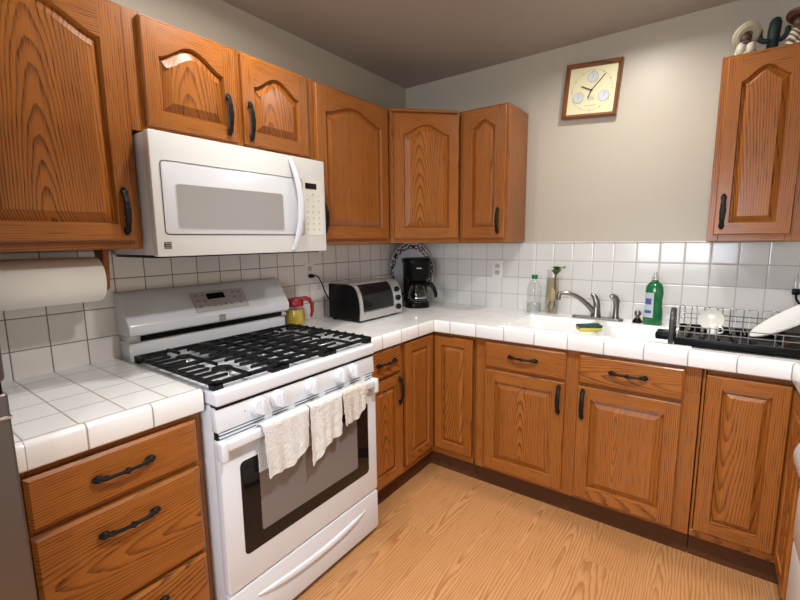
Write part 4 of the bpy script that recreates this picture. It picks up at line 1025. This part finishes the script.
# speckled platter standing in the corner
t = T('oval_platter', 'oval white platter with red and black speckled rim in the corner behind the coffee maker', 'platter', (.13, -.13, .9165))
bm = BM(); l = uvl(bm); ce = Vector((.128, -.128, 1.134)); nn = Vector((S2, -S2, .04)).normalized(); uu_ = Vector((S2, S2, 0)); vv_ = nn.cross(uu_)
prof = [(0, .004), (.45, .004), (.70, .006), (.80, .012), (.97, .021), (1, .0225), (1, .0195), (.97, .016), (.8, .006), (.68, -.001), (0, -.001)]; n = 56; rings = []
for r_, h_ in prof:
    rings.append([(bm.verts.new(ce + uu_ * (r_ * .163 * math.cos(2 * PI * i / n)) + vv_ * (r_ * .216 * math.sin(2 * PI * i / n)) + nn * h_), (r_ * math.cos(2 * PI * i / n), r_ * math.sin(2 * PI * i / n))) for i in range(n if r_ else 1)])
for a, b_ in zip(rings, rings[1:]):
    for i in range(n):
        j = (i + 1) % n
        q = [a[0], b_[i], b_[j]] if len(a) == 1 else [a[i], b_[0], a[j]] if len(b_) == 1 else [a[i], b_[i], b_[j], a[j]]
        f = bm.faces.new([v for v, _ in q])
        for lp, (_, uv) in zip(f.loops, q): lp[l].uv = uv
bmesh.ops.recalc_face_normals(bm, faces=bm.faces); t.part('plate', bm, 'platter', angle=60)

# ------------------------------------------------------------------ clock on the back wall
t = T('wall_clock', 'square wooden framed clock with cream face and three small dials', 'clock', (1.267, -.002, 2.172))
CM = Matrix.Translation((1.267, 0, 2.172)) @ Matrix.Rotation(math.radians(4.4), 4, 'Y') @ Matrix(((1, 0, 0, 0), (0, 0, -1, -.002), (0, 1, 0, 0), (0, 0, 0, 1)))
bm = BM(); h = .143; l = uvl(bm)
for k in range(4):
    q = Matrix.Rotation(k * PI / 2, 4, 'Z'); w = .021
    vs = [bm.verts.new(q @ Vector(p)) for p in ((-h, -h, 0), (h, -h, 0), (h - w, -h + w, 0), (-h + w, -h + w, 0), (-h, -h, .034), (h, -h, .034), (h - .007, -h + .007, .041), (-h + .007, -h + .007, .041), (h - w, -h + w, .024), (-h + w, -h + w, .024))]
    for ix in ((0, 1, 5, 4), (4, 5, 6, 7), (7, 6, 8, 9), (9, 8, 2, 3), (3, 2, 1, 0)):
        f = bm.faces.new([vs[i] for i in ix])
        for lp in f.loops: cc = q.inverted() @ lp.vert.co; lp[l].uv = (cc.y + cc.z + .3 + k * .05, cc.x)
bmesh.ops.recalc_face_normals(bm, faces=bm.faces); bm.transform(CM); t.part('frame', bm, oak('walnut', (.24, .085, .026), (.19, .062, .018), (.06, .018, .005)), angle=0)
def cpart(name, fn, mat, parent=None, label=None):
    bm = BM(); fn(bm); bm.transform(CM); return t.part(name, bm, mat, parent, label)
fc = cpart('clock_face', lambda b: box(b, -.124, -.124, .008, .124, .124, .016), 'clock_face')
def dial(x, y, r):
    d = cpart('small_dial', lambda b: lathe(b, [(0, .0172), (r * .88, .0172), (r, .0178), (r, .0155)], (x, y, 0), 32, cap=False), 'dial', fc)
    def marks(b):
        lathe(b, [(r * .97, .0181), (r * 1.03, .0181), (r * 1.03, .0170), (r * .97, .017), (r * .97, .0181)], (x, y, 0), 32, cap=False)
        for k in range(10):
            a = math.radians(-50 + k * 31); box(b, -.0007, r * .70, .0175, .0007, r * .86, .018, mat=Matrix.Translation((x, y, 0)) @ Matrix.Rotation(a, 4, 'Z'))
        box(b, -.0012, -.006, .018, .0012, r * .7, .0186, mat=Matrix.Translation((x, y, 0)) @ Matrix.Rotation(-.3 if x > 0 else .1, 4, 'Z'))
    cpart('dial_marks', marks, 'ink_grey', fc)
dial(0, .068, .028); dial(.066, -.034, .028); dial(-.066, -.034, .028)
def ticks(b):
    for k in range(12):
        a = k * PI / 6; box(b, -.0018, .099, .0158, .0018, .108, .0168, mat=Matrix.Rotation(a, 4, 'Z'))
    for k in range(60):
        a0, a1 = k * PI / 30, (k + 1) * PI / 30
        vs = [b.verts.new((r * math.sin(a), r * math.cos(a), .0165)) for a, r in ((a0, .1035), (a1, .1035), (a1, .1047), (a0, .1047))]; b.faces.new(vs)
    for y, w in ((-.030, .014), (-.038, .018), (-.044, .018), (-.050, .016), (-.078, .03)): box(b, -w, y - .0012, .0158, w, y + .0012, .0165)
cpart('hour_marks', ticks, 'ink_grey', fc)
def hand(L, w, ang, z, tail=0.): return lambda b: box(b, -w, -tail, z, w, L, z + .0012, mat=Matrix.Rotation(math.radians(-ang), 4, 'Z'))
cpart('hour_hand', hand(.060, .0028, -66, .0195, .006), 'ink', fc); cpart('minute_hand', hand(.100, .0017, 39, .021, .012), 'ink', fc); cpart('second_hand', hand(.040, .0026, 199, .0225, .006), 'ink', fc)
cpart('hub', lambda b: lathe(b, [(.005, .016), (.005, .0245), (0, .0245)], n=14), 'ink', fc)

# ------------------------------------------------------------------ figurines on the right wall cabinet
z0 = ZT + .0005
c = (2.012, -.125, z0)
t = T('cactus_figurine', 'dark green cactus figurine standing on the right wall cabinet', 'figurine', c, group='figurines on the right wall cabinet')
def ribbed(bm, pts, rs, n=16):
    b2 = BM(); tube(b2, pts, rs, n)
    me = bpy.data.meshes.new('tmp'); b2.to_mesh(me); b2.free(); bm.from_mesh(me); bpy.data.meshes.remove(me)
bm = BM(); ribbed(bm, [(c[0], c[1], z0 + .006), (c[0], c[1], z0 + .05), (c[0] + .002, c[1], z0 + .12), (c[0] + .005, c[1], z0 + .155), (c[0] + .006, c[1], z0 + .170), (c[0] + .006, c[1], z0 + .176)], [.019, .020, .022, .021, .014, .003]); t.part('trunk', bm, 'cactus')
for s, h1, h0 in ((-1, .142, .085), (1, .132, .082)):
    bm = BM(); x = c[0]; tube(bm, [(x, c[1], z0 + h0), (x + s * .028, c[1], z0 + h0 + .002), (x + s * .043, c[1], z0 + h0 + .012), (x + s * .047, c[1], z0 + h0 + .03), (x + s * .046, c[1], z0 + h1 - .006), (x + s * .045, c[1], z0 + h1)], [.009, .0105, .0115, .0115, .010, .003], 12); t.part('arm', bm, 'cactus')
bm = BM(); lathe(bm, [(.026, 0), (.024, .008), (0, .01)], c, 20); t.part('base', bm, 'skin_dark')
def sleeper(c, label, cloth, hatmat, hatdir, sc=1.):
    t = T('sleeping_figurine', label, 'figurine', c, group='figurines on the right wall cabinet'); x, y, z = c
    bm = BM(); lathe(bm, [(0, 0), (.034 * sc, 0), (.037 * sc, .012 * sc), (.034 * sc, .045 * sc), (.024 * sc, .066 * sc), (.010 * sc, .074 * sc), (0, .075 * sc)], c, 22, sy=.9)
    ball(bm, (x - .014 * sc, y - .022 * sc, z + .042 * sc), .017 * sc, (1, 1.1, 1.5), 12); ball(bm, (x + .016 * sc, y - .022 * sc, z + .040 * sc), .017 * sc, (1, 1.1, 1.5), 12); t.part('body', bm, cloth)
    bm = BM(); ball(bm, (x - .002, y - .008, z + .085 * sc), .020 * sc, (1, 1, 1.1), 16); ball(bm, (x + .002, y - .032 * sc, z + .062 * sc), .009 * sc, (2.0, .8, .8), 10); t.part('head', bm, 'skin_dark')
    bm = BM(); lathe(bm, [(.046 * sc, .006 * sc), (.050 * sc, .012 * sc), (.046 * sc, .006 * sc), (.036 * sc, 0), (.020 * sc, .002 * sc), (.017 * sc, .018 * sc), (.009 * sc, .030 * sc), (0, .032 * sc)], n=28, mat=frame_mat((x + .004 * sc, y - .010 * sc, z + .093 * sc), hatdir), cap=False); bmesh.ops.solidify(bm, geom=bm.faces[:], thickness=.003); t.part('sombrero', bm, hatmat)
sleeper((1.920, -.20, z0), 'white sleeping figurine under a pale sombrero, left of the cactus', 'fig_white', 'straw', (-.40, .75, .65), 1.05)
sleeper((2.090, -.205, z0), 'figurine in a striped blanket sitting right of the cactus', 'stripes', 'skin_dark', (.3, .2, 1), 1.2)
